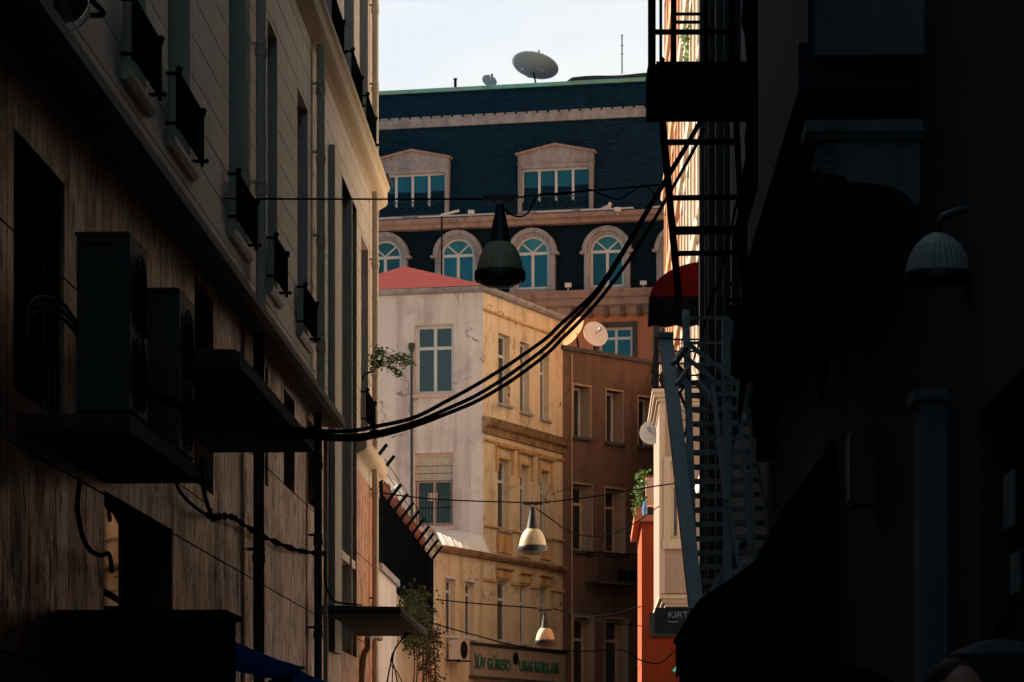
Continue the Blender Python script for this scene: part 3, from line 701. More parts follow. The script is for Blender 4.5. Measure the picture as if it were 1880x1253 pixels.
# carved bracket and enclosed balcony
F = CROSS(15.5)
pz = lambda u, v: F.at(u, v)
bay = MB().fbox(CROSS(15.45), pz(1492, 0)[0], WR - .002, 5.42, 9.5, -5.2, -.4)
bay.fbox(CROSS(15.45), pz(1470, 0)[0], WR - .002, 5.18, 5.42, -5.4, -.2)
bay.build('oriel', 'dark_wall', dk)
prof = [(1690, 245), (1690, 372), (1680, 378), (1668, 362), (1650, 348), (1625, 340), (1590, 336), (1555, 334), (1548, 322), (1530, 318), (1512, 318), (1500, 305), (1498, 285), (1502, 268), (1515, 262), (1530, 264), (1545, 262), (1545, 245)]
b = MB(); pts = [pz(u, v) for u, v in prof]
b.prism([F(a, z, 0) for a, z in pts], [F(a, z, -.28) for a, z in pts])
x0, x1 = pz(1500, 0)[0], pz(1702, 0)[0]
b.fbox(F, x0 - .02, x1, F.z(1500, 258), F.z(1500, 246), -.3, .03).fbox(F, x0 - .06, x1, F.z(1500, 246), F.z(1500, 225), -.32, .06)
sc = [(1522 + (4 + k * .9) * math.cos(k * .45), 290 + (4 + k * .9) * math.sin(k * .45)) for k in range(26)]
b.tube([F(*pz(u, v), .006) for u, v in sc], .007, 5)
b.build('bracket', 'grey_stone', dk)
b = MB(); F2 = CROSS(15.42)
b.fbox(F2, F2.a(1495), F2.a(1735), F2.z(1495, 103), F2.z(1495, -40), .0, .02).build('oriel_panel', 'grey_stone', dk)
# fluted pilaster by the shop front
F = CROSS(14.4); b = MB(); a0, a1 = F.a(1690), F.a(1785)
b.fbox(F, a0, a1 + .1, 0, F.z(1700, 735), -.3, 0)
for k in range(6):
    x = a0 + .02 + k * (a1 - a0) / 6; b.fbox(F, x, x + .02, .3, F.z(1700, 760), .0, .012)
b.fbox(F, a0 - .03, a1 + .1, F.z(1700, 735), F.z(1700, 715), -.32, .03)
b.build('pilaster', 'grey_stone', dk)
b = MB()
for u0, v0, u1, v1 in ((1846, 860, 1866, 962), (1858, 1010, 1876, 1085)):
    a0, z0 = RW.at(u1, v1); a1 = RW.a(u0); b.fbox(RW, a0, a1, z0, RW.z(u1, v0), .004, .008)
pp = b.build('paper_notice', 'paper', dk)
# big black awning over the shop, seen from the side
t = thing('awning', RW(24, 0, 0), 'large black canvas awning sloping steeply from the dark wall over the street', 'awning')
F = CROSS(21); F3 = CROSS(27)
pr = [F.at(u, v) for u, v in ((1532, 808), (1500, 868), (1462, 940), (1413, 1015), (1350, 1062), (1284, 1106))]; pr[0] = (WR - .01, pr[0][1])
b = MB()
for (x0, z0), (x1, z1) in zip(pr, pr[1:]):
    for th in (0, .02): b.face([F(x0, z0 + th), F(x1, z1 + th), F3(x1, z1 + th), F3(x0, z0 + th)])
    b.face([F(x0, z0), F(x1, z1), F(x1, pr[-1][1] - .5), F(x0, pr[-1][1] - .5)])
x1, z1 = pr[-1]; b.face([F(x1, z1), F3(x1, z1), F3(x1, z1 - .35), F(x1, z1 - .35)])
b.build('canvas', 'black_canvas', t)
b = MB().tube([F(x, z - .03, -.05) for x, z in pr], .02, 6).tube([F3(x, z - .03, .05) for x, z in pr], .02, 6).beam(F(x1, z1 - .02, -.05), F3(x1, z1 - .02, .05), .04)
b.build('frame', 'black_steel', t)
t = thing('shop_stall', CROSS(26)(1.3, 0), 'tall dark shop stall cabinet standing under the black awning', 'stall')
F = CROSS(22.5); b = MB().fbox(F, F.a(1275), WR - .002, .12, 2.55, -4, 0).fbox(F, F.a(1268), WR - .02, 2.55, 2.68, -4.1, .06); b.build('cabinet', 'black_steel', t)
b = MB()
for k in range(4): b.fbox(F, F.a(1282) + k * .22, F.a(1282) + k * .22 + .2, .3, 2.4, .0, .015)
b.build('door_panel', 'sign_black', t)
# hanging signs that make the dark mass at mid height
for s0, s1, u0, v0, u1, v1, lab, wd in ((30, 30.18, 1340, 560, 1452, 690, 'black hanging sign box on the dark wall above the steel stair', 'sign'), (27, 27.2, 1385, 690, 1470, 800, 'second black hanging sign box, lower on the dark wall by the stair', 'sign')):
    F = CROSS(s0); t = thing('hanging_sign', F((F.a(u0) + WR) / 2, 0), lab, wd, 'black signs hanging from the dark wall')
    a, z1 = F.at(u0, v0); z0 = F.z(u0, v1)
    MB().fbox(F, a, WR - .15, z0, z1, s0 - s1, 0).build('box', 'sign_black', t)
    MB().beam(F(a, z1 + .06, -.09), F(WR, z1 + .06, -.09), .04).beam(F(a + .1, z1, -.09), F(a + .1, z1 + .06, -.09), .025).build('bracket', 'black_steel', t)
for i, (u, v, w_, h_) in enumerate(((1420, 845, .34, .5), (1560, 640, .28, .4), (1610, 930, .3, .45))):
    a, z = RW.at(u, v); t = thing('meter_box', RW(a, z, .1), ('grey meter box fixed to the dark wall beside the steel stair', 'grey meter box on the dark wall above the black awning', 'grey meter box on the dark wall beside the stone pilaster')[i], 'meter box', 'meter boxes on the dark wall')
    MB().fbox(RW, a - w_ / 2, a + w_ / 2, z, z + h_, .004, .16).build('casing', 'dark_teal', t)
    MB().fbox(RW, a - w_ / 2 + .03, a + w_ / 2 - .03, z + .03, z + h_ - .03, .16, .172).build('door', 'dark_teal', t)
for i, (s0, s1, z0, z1, sag) in enumerate(((13, 30, 6.3, 6.9, .5), (16, 40, 5.0, 6.2, .7), (20, 46, 8.2, 8.0, .4))):
    o = MB().tube(spline([RW(s0 + (s1 - s0) * k / 8, z0 + (z1 - z0) * k / 8 - sag * math.sin(math.pi * k / 8) + .06 * math.sin(k * 2.3), .10 + .03 * i) for k in range(9)], 6), .014, 6).build('wall_cable', 'rubber', smooth=True)
    tag(o, ('black cable drooping along the dark wall past the ribbed lamp', 'black cable drooping along the dark wall behind the fire escape', 'black cable running high along the dark wall above the fire escape')[i], 'cable')
t = thing('shade_sheet', RW(24, 4, .2), 'large ragged black sheet added to darken the facade beside the fire escape', 'sheet')  # near-black sheet added over the wall to darken this stretch
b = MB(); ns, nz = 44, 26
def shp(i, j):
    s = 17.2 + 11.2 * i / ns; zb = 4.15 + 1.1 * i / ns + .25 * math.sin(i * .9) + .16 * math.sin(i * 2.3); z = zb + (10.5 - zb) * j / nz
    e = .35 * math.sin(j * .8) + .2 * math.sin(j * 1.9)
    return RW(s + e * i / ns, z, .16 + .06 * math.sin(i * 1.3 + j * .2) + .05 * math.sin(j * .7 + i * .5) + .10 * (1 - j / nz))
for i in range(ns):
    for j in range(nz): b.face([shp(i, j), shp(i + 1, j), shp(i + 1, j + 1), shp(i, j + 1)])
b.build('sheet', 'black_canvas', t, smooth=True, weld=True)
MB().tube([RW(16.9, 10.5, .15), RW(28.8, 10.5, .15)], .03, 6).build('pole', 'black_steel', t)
# ribbed wall lamp
t = thing('wall_lamp', P(1722, 505, 13.6), 'ribbed dome wall lamp on the dark wall beside the stone bracket', 'lamp')
c = P(1722, 505, 13.6); b = MB(); k = 64; prof = [(.145, 0), (.142, .03), (.13, .08), (.105, .13), (.065, .17), (.025, .19)]
for i in range(len(prof) - 1):
    for j in range(k):
        pts = []
        for (r, h), q in ((prof[i], j), (prof[i], j + 1), (prof[i + 1], j + 1), (prof[i + 1], j)):
            x = 2 * math.pi * q / k; rr = r * (1 + (.02 if q % 2 else -.02)); pts.append(c + Vector((rr * math.cos(x), rr * math.sin(x), h)))
        b.face(pts)
b.build('dome', 'steel', t, weld=True)
MB().lathe([(.15, -.03), (.155, -.01), (.15, .01), (.14, .012), (.14, -.03)], c).build('rim', 'lamp_black', t, smooth=True)
MB().tube(spline([c + Vector((0, 0, .18)), c + Vector((.02, 0, .26)), c + Vector((.15, 0, .30)), Vector((RW(13.6, 0).x, 13.6, c.z + .24))], 6), .018, 8).build('arm', 'lamp_black', t, smooth=True)

# ---- upper fire-escape platform
Y1 = 28.0
t = thing('fire_escape', P(1300, 170, Y1), 'black fire escape platform with posts and rails jutting from the dark wall', 'fire escape')
b = MB()
def slab(b, u0, v0, u1, v1, y, d): p, q = P(u0, v0, y), P(u1, v1, y); b.box(p.x, q.x, y, y + d, q.z, p.z)
slab(b, 1190, 118, 1205, 204, Y1 - .02, .5); slab(b, 1205, 113, 1442, 206, Y1, .03); slab(b, 1205, 190, 1442, 206, Y1 + .03, .43); slab(b, 1205, 150, 1442, 160, Y1 - .03, .03)
b.build('platform', 'black_steel', t)
for u0, u1, v0, v1, d in ((1190, 1204, -60, 120, 0), (1211, 1216, -60, 118, .05), (1232, 1242, -60, 116, 0), (1292, 1300, -60, 114, 1.2), (1340, 1350, -60, 114, .6)):
    b = MB(); slab(b, u0, v0, u1, v1, Y1 + d, .06); b.build('post', 'black_steel', t)
for u0, u1, v0, v1, d in ((1204, 1345, 54, 62, .02), (1242, 1290, 23, 27, .9), (1242, 1285, 38, 42, .9)):
    b = MB(); slab(b, u0, v0, u1, v1, Y1 + d, .05); b.build('rail', 'black_steel', t)
b = MB()
b.beam(P(1215, 206, Y1), P(1247, 560, Y1 + .4), .066, .05).beam(P(1352, 224, Y1 + .9), P(1368, 560, Y1 + 1.3), .055, .05)
b.build('stringer', 'black_steel', t)
for v, w in ((262, 9), (364, 8), (424, 14), (466, 8)):
    k = (v - 224) / 336; b = MB(); u = 1215 + 32 * k; p, q = P(u, v, Y1 + .4 * k), P(1352 + 16 * k, v - 2, Y1 + .4 * k + .6)
    b.beam(p, q, .09, w * Y1 / FOC); b.build('tread', 'black_steel', t)
MB().lathe([(.0, -.03), (.025, 0), (0, .03)], P(1217, 110, Y1), k=10).build('finial', 'black_steel', t)

# ---- blue-grey steel stair
KS = 29.5 / 44
Q = lambda u, v, y: P(u, v, y * KS)
t = thing('steel_stair', Vector((P(1330, 1250, 29.5).x, 29.5, 0)), 'blue-grey steel outdoor stair with open treads and a heavy leaning stringer', 'staircase')
b = MB().beam(Q(1222, 618, 46.5), Q(1279, 1125, 41.5), .134, .11).beam(Q(1222, 622, 46.4), Q(1222, 612, 46.4), .16); b.build('stringer', 'steel', t)
b = MB().beam(Q(1259, 572, 45.5), Q(1275, 1105, 43), .07, .067); b.build('post', 'steel', t)
b = MB().beam(Q(1333, 588, 44.6), Q(1336, 1100, 43.6), .084, .08).beam(Q(1337, 590, 44.55), Q(1337, 625, 44.55), .10); b.build('post', 'steel', t)
for u0, u1, v in ((1259, 1338, 584), (1262, 1330, 630), (1268, 1330, 669)): MB().beam(Q(u0, v, 45.3), Q(u1, v, 44.7), .03).build('rail', 'steel', t)
for q in ((1262, 630, 1350, 700, 8), (1350, 700, 1378, 722, 8), (1250, 648, 1312, 700, 7), (1280, 702, 1312, 740, 10), (1255, 640, 1236, 668, 8), (1264, 676, 1242, 706, 7), (1370, 985, 1310, 1090, 15)):
    MB().beam(Q(q[0], q[1], 44.5), Q(q[2], q[3], 44.2), q[4] * 29.5 / FOC).build('brace', 'steel', t)
b = MB().beam(Q(1268, 704, 45), Q(1382, 702, 43.8), .054, .05); b.build('landing_edge', 'steel', t)
for i in range(15):
    v = 727 + 26.3 * i; k = i / 14.; x0, x1 = 1271 + 4 * k, 1378 + 30 * k
    MB().beam(Q(x0, v, 44.8), Q(min(x1, 1402), v - 3, 44.0), 0.15, .046).build('tread', 'steel', t)
b = MB()
for q in ((1308, 706, 1332, 920, 8), (1332, 920, 1372, 1110, 8), (1355, 706, 1376, 1000, 8), (1376, 706, 1384, 1060, 6), (1366, 712, 1418, 1010, 6)):
    b.beam(Q(q[0], q[1], 44), Q(q[2], q[3], 43.2), q[4] * 29.5 / FOC)
b.build('handrail', 'steel', t)
b = MB()
zz = [(1262, 640), (1243, 668), (1266, 695), (1248, 722), (1268, 770), (1253, 808), (1270, 845), (1258, 880), (1271, 920), (1261, 955), (1273, 995), (1265, 1030), (1275, 1070)]
for p, q in zip(zz, zz[1:]): b.beam(Q(*p, 45), Q(*q, 44.8), .02)
for k in range(26):
    v = 690 + k * 15.5; b.tube([Q(1244 + k * 1.0, v, 45.2), Q(1268 + k * .35, v + 11, 45)], .004, 4)
b.build('lattice', 'black_steel', t)

# ---- maroon dome awning
t = thing('dome_awning', RW(50, 0, -.2), 'maroon dome awning with a black scalloped valance above the steel stair', 'awning')
F = CROSS(49.6); cx, cz = F.at(1302, 548); b = MB(); rx = cx - F.a(1193); rz = F.z(1302, 480) - cz; k = 14; ln = 1.3
arc = [(cx - rx * math.cos(math.pi / 2 * i / k), cz + rz * math.sin(math.pi / 2 * i / k)) for i in range(k + 1)]
for i in range(k):
    (p0, q0), (p1, q1) = arc[i], arc[i + 1]
    b.face([F(p0, q0, 0), F(p1, q1, 0), F(p1, q1, -ln), F(p0, q0, -ln)])
    b.face([F(p0, q0, 0), F(p1, q1, 0), F(p1, cz, 0), F(p0, cz, 0)])
    b.face([F(p0, q0, -ln), F(p1, q1, -ln), F(p1, cz, -ln), F(p0, cz, -ln)])
b.build('canopy', 'maroon', t)
b = MB(); n = 24
for i in range(n):
    x0, x1 = cx - rx - .01 + rx * i / n, cx - rx - .01 + rx * (i + 1) / n
    w0, w1 = [(-.25 - .035 * abs(math.sin(x * 9))) for x in (x0, x1)]
    b.face([F(x0, cz + .03, .012), F(x1, cz + .03, .012), F(x1, cz + w1, .012), F(x0, cz + w0, .012)])
    b.face([F(x0, cz + .03, -ln), F(x1, cz + .03, -ln), F(x1, cz + w1, -ln), F(x0, cz + w0, -ln)])
b.face([F(cx - rx - .01, cz + .03, .012), F(cx - rx - .01, cz + .03, -ln), F(cx - rx - .01, cz - .27, -ln), F(cx - rx - .01, cz - .27, .012)])
b.build('valance', 'black_canvas', t)

# ================================================================== corner building: white front, ochre side
YC = 80.0; XC = (887 - 940) / FOC * YC
yd = Vector((.414, 1, 0)).normalized(); YF = Frame((XC, YC), yd, Vector((yd.y, -yd.x, 0)))
wd = Vector((.97, -.243, 0)).normalized(); WF = Frame((XC, YC), wd, Vector((wd.y, -wd.x, 0)))
ZT = EYE + (HOR - 530) / FOC * YC
cb = thing('corner_building', (XC, YC, 0), 'corner building with a dirty white front, an ochre side and a red roof', 'building')
aE = YF.a(1033); aW = WF.a(597); aN = YF.a(800)
wh = [rect(WF, 763, 599, 833, 725), rect(WF, 762, 833, 832, 967)]
b = MB(); wall(b, WF, aW, 0, 4.0, ZT, wh, .14); b.build('front_wall', 'white', cb)
yh = [rect(YF, *q) for q in ((915, 611, 936, 740), (955, 627, 972, 755), (992, 645, 1008, 768), (914, 842, 935, 972), (955, 854, 971, 981), (992, 864, 1007, 986),
      (913, 1065, 934, 1178), (955, 1074, 969, 1183), (992, 1078, 1006, 1187), (818, 1062, 836, 1166), (854, 1068, 871, 1170))]
b = MB(); zl = YF.z(890, 1020)
wall(b, YF, 0, aE, zl, ZT, yh[:6], .22); wall(b, YF, aN, aE, 0, zl, yh[6:], .2)
e = YF(aE, 0); f = WF(aW, 0)
b.face([YF(aN, 0), YF(aN, 0, -4), YF(aN, zl, -4), YF(aN, zl)])
b.build('side_wall', 'yellow', cb)
far = e + (f - Vector((XC, YC, 0))); up = Vector((0, 0, ZT))
b = MB().face([e, far, far + up, e + up]).face([far, f, f + up, far + up]); b.build('back_wall', 'white', cb)
# roof
ap = P(742, 489, 83.2); ov = .22; c0 = Vector((XC, YC, 0)); cen = (c0 + e + f + far) / 4
E = [c + (c - cen).normalized() * ov + Vector((0, 0, ZT + .06)) for c in (c0, e, far, f)]
b = MB()
for i in range(4): b.face([E[i], E[(i + 1) % 4], ap])
b.face(E); b.build('roof', 'roof_red', cb)
b = MB()
for F, x0, x1 in ((WF, aW - .1, .14), (YF, -.14, aE + .1)): b.profile(F, [(-.02, ZT - .10), (.10, ZT - .08), (.16, ZT - .02), (.18, ZT + .05), (-.02, ZT + .055)], x0, x1)
b.build('gutter', 'trim', cb)
# windows of the white front
w = window(WF, cb, wh[0], .14, 'pvc', 'glass_grey', 2, .67, .085)
MB().fbox(WF, wh[0][0] - .1, wh[0][1] + .08, wh[0][2] - .09, wh[0][2], -.1, .07).build('sill', 'frame_pink', cb, w)
b = MB().fbox(WF, wh[0][0] - .03, wh[0][0], wh[0][2], wh[0][3] + .04, -.01, .012).fbox(WF, wh[0][0], wh[0][1] + .03, wh[0][3], wh[0][3] + .04, -.01, .012); b.build('surround', 'frame_pink', cb, w)
w = window(WF, cb, wh[1], .14, 'frame_pink', 'glass_dark', 2, .62, .085, top_pane='curtain')
MB().fbox(WF, wh[1][0] - .1, wh[1][1] + .08, wh[1][2] - .1, wh[1][2], -.1, .07).build('sill', 'frame_pink', cb, w)
b = MB(); zt = wh[1][2] + (wh[1][3] - wh[1][2]) * .62
for k in range(12):
    x = wh[1][0] + (wh[1][1] - wh[1][0]) * (k + .5) / 12; b.beam(WF(x, wh[1][2], -.02), WF(x, zt, -.02), .014)
for z in (zt, zt + .2, zt + .4, wh[1][2] + .5): b.beam(WF(wh[1][0], z, -.02), WF(wh[1][1], z, -.02), .014)
b.build('bars', 'iron', cb, w)
MB().fbox(WF, wh[1][0] + .36, wh[1][0] + .62, wh[1][2] + .68, wh[1][2] + .9, -.05, -.03).build('notice', 'frame_pink', cb, w)
b = MB(); x, z = WF.at(757, 640); b.tube([WF(x, z, .06), WF(x, 6.5, .06)], .035, 8).lathe([(.05, -.1), (.09, 0), (.09, .12), (.05, .14)], WF(x, z, .06), k=10)
b.build('drainpipe', 'pipe_dark', cb, smooth=True)
# windows of the ochre side
for i, h in enumerate(yh):
    w = window(YF, cb, h, .2 if i > 5 else .22, 'pvc', 'glass_dark' if i < 9 else 'glass_grey', 2 if i > 8 else 1, .70 if i < 9 else .78, .075)
    MB().fbox(YF, h[0] - .06, h[1] + .10, h[2] - .07, h[2], -.1, .08).build('sill', 'trim' if i < 9 else 'pvc', cb, w)
    if 3 <= i < 6:
        b = MB(); x0, x1, z = h[0] - .2, h[1] + .25, h[3] + .28
        b.profile(YF, [(0, z), (.12, z + .05), (.15, z + .13), (0, z + .16)], x0, x1).fbox(YF, x0 + .02, x0 + .12, h[3] - .35, z, 0, .07).fbox(YF, x1 - .12, x1 - .02, h[3] - .35, z, 0, .07)
        b.fbox(YF, h[0] - .04, h[1] + .06, h[3] + .02, h[3] + .1, 0, .05); b.build('hood', 'ochre_trim', cb, w)
        MB().fbox(YF, h[0] - .1, h[1] + .12, h[2] - .62, h[2] - .09, 0, .05).build('apron', 'ochre_trim', cb, w)
    if 6 <= i < 9:
        b = MB().fbox(YF, h[0] - .1, h[1] + .12, h[3] + .06, h[3] + .26, 0, .06).profile(YF, [(0, h[3] + .26), (.13, h[3] + .32), (.13, h[3] + .38), (0, h[3] + .40)], h[0] - .15, h[1] + .17)
        b.build('hood', 'ochre_trim', cb, w)
    if 9 <= i: MB().fbox(YF, h[0] - .07, h[1] + .07, h[3], h[3] + .07, -.01, .03).build('surround', 'pvc', cb, w)
zc = YF.z(890, 768); b = MB()
b.profile(YF, [(0, zc - .42), (.06, zc - .40), (.07, zc - .24), (.16, zc - .18), (.22, zc - .06), (.26, zc), (0, zc + .04)], -.05, aE + .06); b.build('cornice', 'grime', cb)
def course(prof, x0, x1): MB().profile(YF, prof, x0, x1).build('string_course', 'ochre_trim', cb)
course([(0, zc - .62), (.06, zc - .60), (.06, zc - .55), (0, zc - .53)], 0, aE)
z2 = YF.z(890, 572); course([(0, z2), (.05, z2 + .01), (.06, z2 + .06), (0, z2 + .08)], 0, aE)
z3 = YF.z(890, 968); course([(0, z3), (.06, z3 + .02), (.06, z3 + .06), (0, z3 + .08)], 0, aE)
z4 = YF.z(890, 1068); ed = [0] + [x for h in yh[6:9] for x in (h[0] - .12, h[1] + .14)] + [aE]
for q in range(0, 8, 2): course([(0, z4), (.05, z4 + .02), (.05, z4 + .08), (0, z4 + .1)], ed[q], ed[q + 1])
b = MB(); b.profile(YF, [(0, zl - .12), (.10, zl - .10), (.16, zl - .02), (.16, zl + .04), (0, zl + .08)], aN - .05, aE + .05); b.build('string_course', 'grime', cb)
p0 = WF(WF.a(796), WF.z(800, 966), .02); p1 = WF(-.02, WF.z(887, 984), .02); p2 = YF(.05, zl + .05, .2); p3 = YF(aN - .05, zl + .05, .2)
b = MB()
for k in range(12):
    t0, t1 = k / 12, (k + 1) / 12; l0 = lambda t: p0.lerp(p1, t); l1 = lambda t: p3.lerp(p2, t); h = .03 * (k % 2)
    b.face([l0(t0) + Vector((0, 0, .010 * (k % 2))), l0(t1) + Vector((0, 0, .010 * ((k + 1) % 2))), l1(t1) + Vector((0, 0, .010 * ((k + 1) % 2))), l1(t0) + Vector((0, 0, .010 * (k % 2)))])
b.build('lean_to_roof', 'tin', cb)
# shop sign of the corner building
x0, x1 = YF.a(862), aE - .05; z0, z1 = YF.z(870, 1241), YF.z(870, 1186)
t = thing('shop_sign', YF((x0 + x1) / 2, z0, .1), 'long cream shop sign with green letters on the ochre corner building', 'sign')
bd = MB().fbox(YF, x0, x1, z0, z1, .003, .10).build('board', 'sign_cream', t)
b = MB().profile(YF, [(.003, z1), (.14, z1 + .02), (.18, z1 + .08), (.003, z1 + .1)], x0 - .05, x1 + .04).fbox(YF, x0 - .05, x1 + .04, z0 - .07, z0, .003, .14); b.build('moulding', 'concrete', t)
a, z = YF.at(864, 1221); font('İÜV GÜRESO', YF, a, z - .08, .112, .44, 'green', t, t, .02, width=YF.a(930) - a)
a = YF.a(946); font('URAS KURSLARI', YF, a, z - .06, .112, .44, 'green', t, t, .02, width=YF.a(1018) - a)
a, z = YF.at(940, 1211); MB().lathe([(0, 0), (.17, 0), (.17, .03), (0, .03)], YF(a, z + .02, .1), YF.n, 20).build('emblem', 'sign_black', t)
# its air conditioner
t = thing('air_conditioner', YF(YF.a(848), YF.z(848, 1215), .3), 'small cream air conditioner on the ochre wall next to the green-lettered sign', 'air conditioner')
x0, x1 = YF.a(838, .3), YF.a(858, .3); z0, z1 = YF.z(848, 1214), YF.z(848, 1178)
MB().fbox(YF, x0, x1, z0, z1, .08, .36).build('casing', 'ac_light', t)
c = YF((x0 + x1) / 2, (z0 + z1) / 2, .361); MB().lathe([(0, .005), (.08, .008), (.2, .004), (.22, .012), (.24, 0)], c, YF.n, 24).build('fan_grille', 'grille', t)
for x in (x0, x1): MB().beam(YF(x, z0 - .02, 0), YF(x, z0 - .02, .4), .04).build('bracket', 'black_steel', t)

# ================================================================== brown building
BO = YF(aE, 0); bdv = Vector((.88, 1, 0)).normalized(); BF = Frame((BO.x, BO.y), bdv, Vector((bdv.y, -bdv.x, 0)))
bb = thing('brown_building', BO, 'brown stained building with deep beige window reveals, flat topped', 'building')
ZB = BF.z(1036, 643); aB = BF.a(1222)
bh = [rect(BF, *q) for q in ((1053, 707, 1084, 801), (1113, 716, 1144, 811), (1172, 728, 1203, 818), (1051, 888, 1087, 1010), (1111, 896, 1147, 1014), (1171, 902, 1205, 1020), (1053, 1133, 1090, 1275), (1111, 1136, 1152, 1275), (1173, 1140, 1212, 1275))]
b = MB(); wall(b, BF, 0, aB, 0, ZB, bh, .45)
b.face([BF(0, ZB), BF(aB, ZB), BF(aB, ZB, -7), BF(0, ZB, -7)]).face([BF(aB, 0), BF(aB, 0, -7), BF(aB, ZB, -7), BF(aB, ZB)])
b.face([BF(0, 0, -7), BF(aB, 0, -7), BF(aB, ZB, -7), BF(0, ZB, -7)]); b.build('wall', 'brown', bb)
for i, h in enumerate(bh):
    w = window(BF, bb, h, .44, 'frame_buff' if i > 2 else 'pvc', 'glass_dark', 1, .72 if i > 2 else None, .08, n=-.0)
    b = MB()
    for q in range(4):
        x0, x1, y0, y1 = h
        if q == 0: b.fbox(BF, x1 - .012, x1 + .03, y0, y1, -.44, .012)
        if q == 1: b.fbox(BF, x0 - .05, x0 - .001, y0, y1, -.02, .012)
        if q == 2: b.fbox(BF, x0 - .05, x1 + .05, y1, y1 + .05, -.02, .014)
    b.build('surround', 'taupe', bb, w)
    MB().fbox(BF, h[0] - .06, h[1] + .08, h[2] - .09, h[2] - .001, -.35, .08).build('sill', 'concrete', bb, w)
MB().fbox(BF, -.1, aB + .1, ZB, ZB + .12, -.3, .1).build('coping', 'concrete', bb)
MB().tube([BF(.35, 1, .05), BF(.35, ZB - .1, .05)], .015, 6).build('cable', 'frame_buff', bb)
x0, x1 = BF.a(1098, .5), BF.a(1185, .5); z0, z1 = BF.z(1100, 1066, .5), BF.z(1100, 1014, .5)
b = MB().fbox(BF, x0, x1, z0 - .08, z0, 0, .55); bal = b.build('balcony', 'concrete', bb)
b = MB().beam(BF(x0, z1, .53), BF(x1, z1, .53), .04).beam(BF(x0, z1, 0), BF(x0, z1, .53), .04)
for k in range(32):
    x = x0 + (x1 - x0) * k / 31; b.beam(BF(x, z0, .53), BF(x, z1, .53), .014)
b.fbox(BF, x0 + .9, x1, z0 + .05, z1 - .45, .50, .51); b.build('railing', 'iron', bb, bal)

# ================================================================== mansard building
MF = Frame((0, 105), Vector((.9746, -.224, 0)), Vector((-.224, -.9746, 0)))
zm = lambda v: EYE + (HOR - v) / FOC * 105
ZR, ZG, ZBt, ZBb, ZLt, ZLb, ZCt, ZCb = [zm(v) for v in (146, 153, 207, 223, 398, 417, 541, 569)]
m0, m1 = MF.a(560), MF.a(1330)
mb_ = thing('mansard_building', MF((m0 + m1) / 2, 0, -5), 'tall mansard building with dark teal slate, pedimented dormers and arched windows', 'building')
sl_ = lambda z: -(z - ZLt) * .10
b = MB()
b.face([MF(m0, ZLt, 0), MF(m1, ZLt, 0), MF(m1, ZBb, sl_(ZBb)), MF(m0, ZBb, sl_(ZBb))])
nu = sl_(ZBt); b.face([MF(m0, ZBt, nu), MF(m1, ZBt, nu), MF(m1, ZG, nu - .3), MF(m0, ZG, nu - .3)])
b.face([MF(m0, ZG, nu - .3), MF(m1, ZG, nu - .3), MF(m1, ZG, -9), MF(m0, ZG, -9)]); b.build('roof', 'slate', mb_)
MB().fbox(MF, m0, m1, ZCt, ZLb, -9, -.1).build('attic_wall', 'dkband', mb_)
b = MB(); sh = rect(MF, 1098, 601, 1160, 672); sh2 = rect(MF, 1208, 596, 1230, 672)
wall(b, MF, m0, m1, 0, ZCb + .2, [sh, sh2], .2, n=-.12)
b.face([MF(m0, 0, -.12), MF(m0, 0, -9), MF(m0, ZG, -9), MF(m0, ZG, -.12)]).face([MF(m1, 0, -.12), MF(m1, 0, -9), MF(m1, ZG, -9), MF(m1, ZG, -.12)])
b.face([MF(m0, 0, -9), MF(m1, 0, -9), MF(m1, ZG, -9), MF(m0, ZG, -9)]); b.build('wall', 'salmon', mb_)
for h in (sh, sh2):
    w = window(MF, mb_, h, .2, 'pvc', 'glass_teal', 2, .72, .09, n=-.12)
    b = MB().fbox(MF, h[0] - .17, h[0] - .001, h[2], h[3] + .17, -.14, -.07).fbox(MF, h[1] + .001, h[1] + .17, h[2], h[3] + .17, -.14, -.07).fbox(MF, h[0], h[1], h[3] + .001, h[3] + .168, -.14, -.072); b.build('surround', 'concrete', mb_, w)
b = MB().fbox(MF, m0, m1, ZBb, ZBt, nu - .3, nu + .10)
b.build('eaves_band', 'trim', mb_)
b = MB(); x = m0
while x < m1: b.fbox(MF, x, x + .30, ZBt, ZBt + .075, nu - .1, nu + .075); x += .385
b.build('dentils', 'trim', mb_)
MB().fbox(MF, m0, m1, ZG - .03, ZG + .10, nu - .5, nu - .2).build('gutter', 'copper', mb_)
b = MB(); xs = [m0 + (m1 - m0) * k / 60 for k in range(61)]
top = lambda x: ZG + .12 + (.16 if x > MF.a(1035) else 0) + .02 * math.sin(x * 3)
for x0, x1 in zip(xs, xs[1:]): b.hexa([MF(x0, ZG + .09, nu - 2.5), MF(x1, ZG + .09, nu - 2.5), MF(x1, ZG + .09, nu - .4), MF(x0, ZG + .09, nu - .4), MF(x0, top(x0), nu - 2.5), MF(x1, top(x1), nu - 2.5), MF(x1, top(x1), nu - .4), MF(x0, top(x0), nu - .4)])
b.build('roof_edge', 'tar', mb_)
b = MB().profile(MF, [(-.2, ZLb), (.22, ZLb + .02), (.26, ZLb + .14), (.38, ZLb + .20), (.40, ZLt - .02), (-.1, ZLt + .02)], m0, m1); b.build('ledge', 'trim_peach', mb_)
b = MB(); x = m0
while x < m1:
    ln = random.uniform(1.2, 3.2); b.tube([MF(x, ZLt + .06, .3), MF(x + ln, ZLt + .06, .3)], .035, 6); x += ln + random.uniform(.1, 1.2)
b.build('ledge_pipe', 'pvc', mb_)
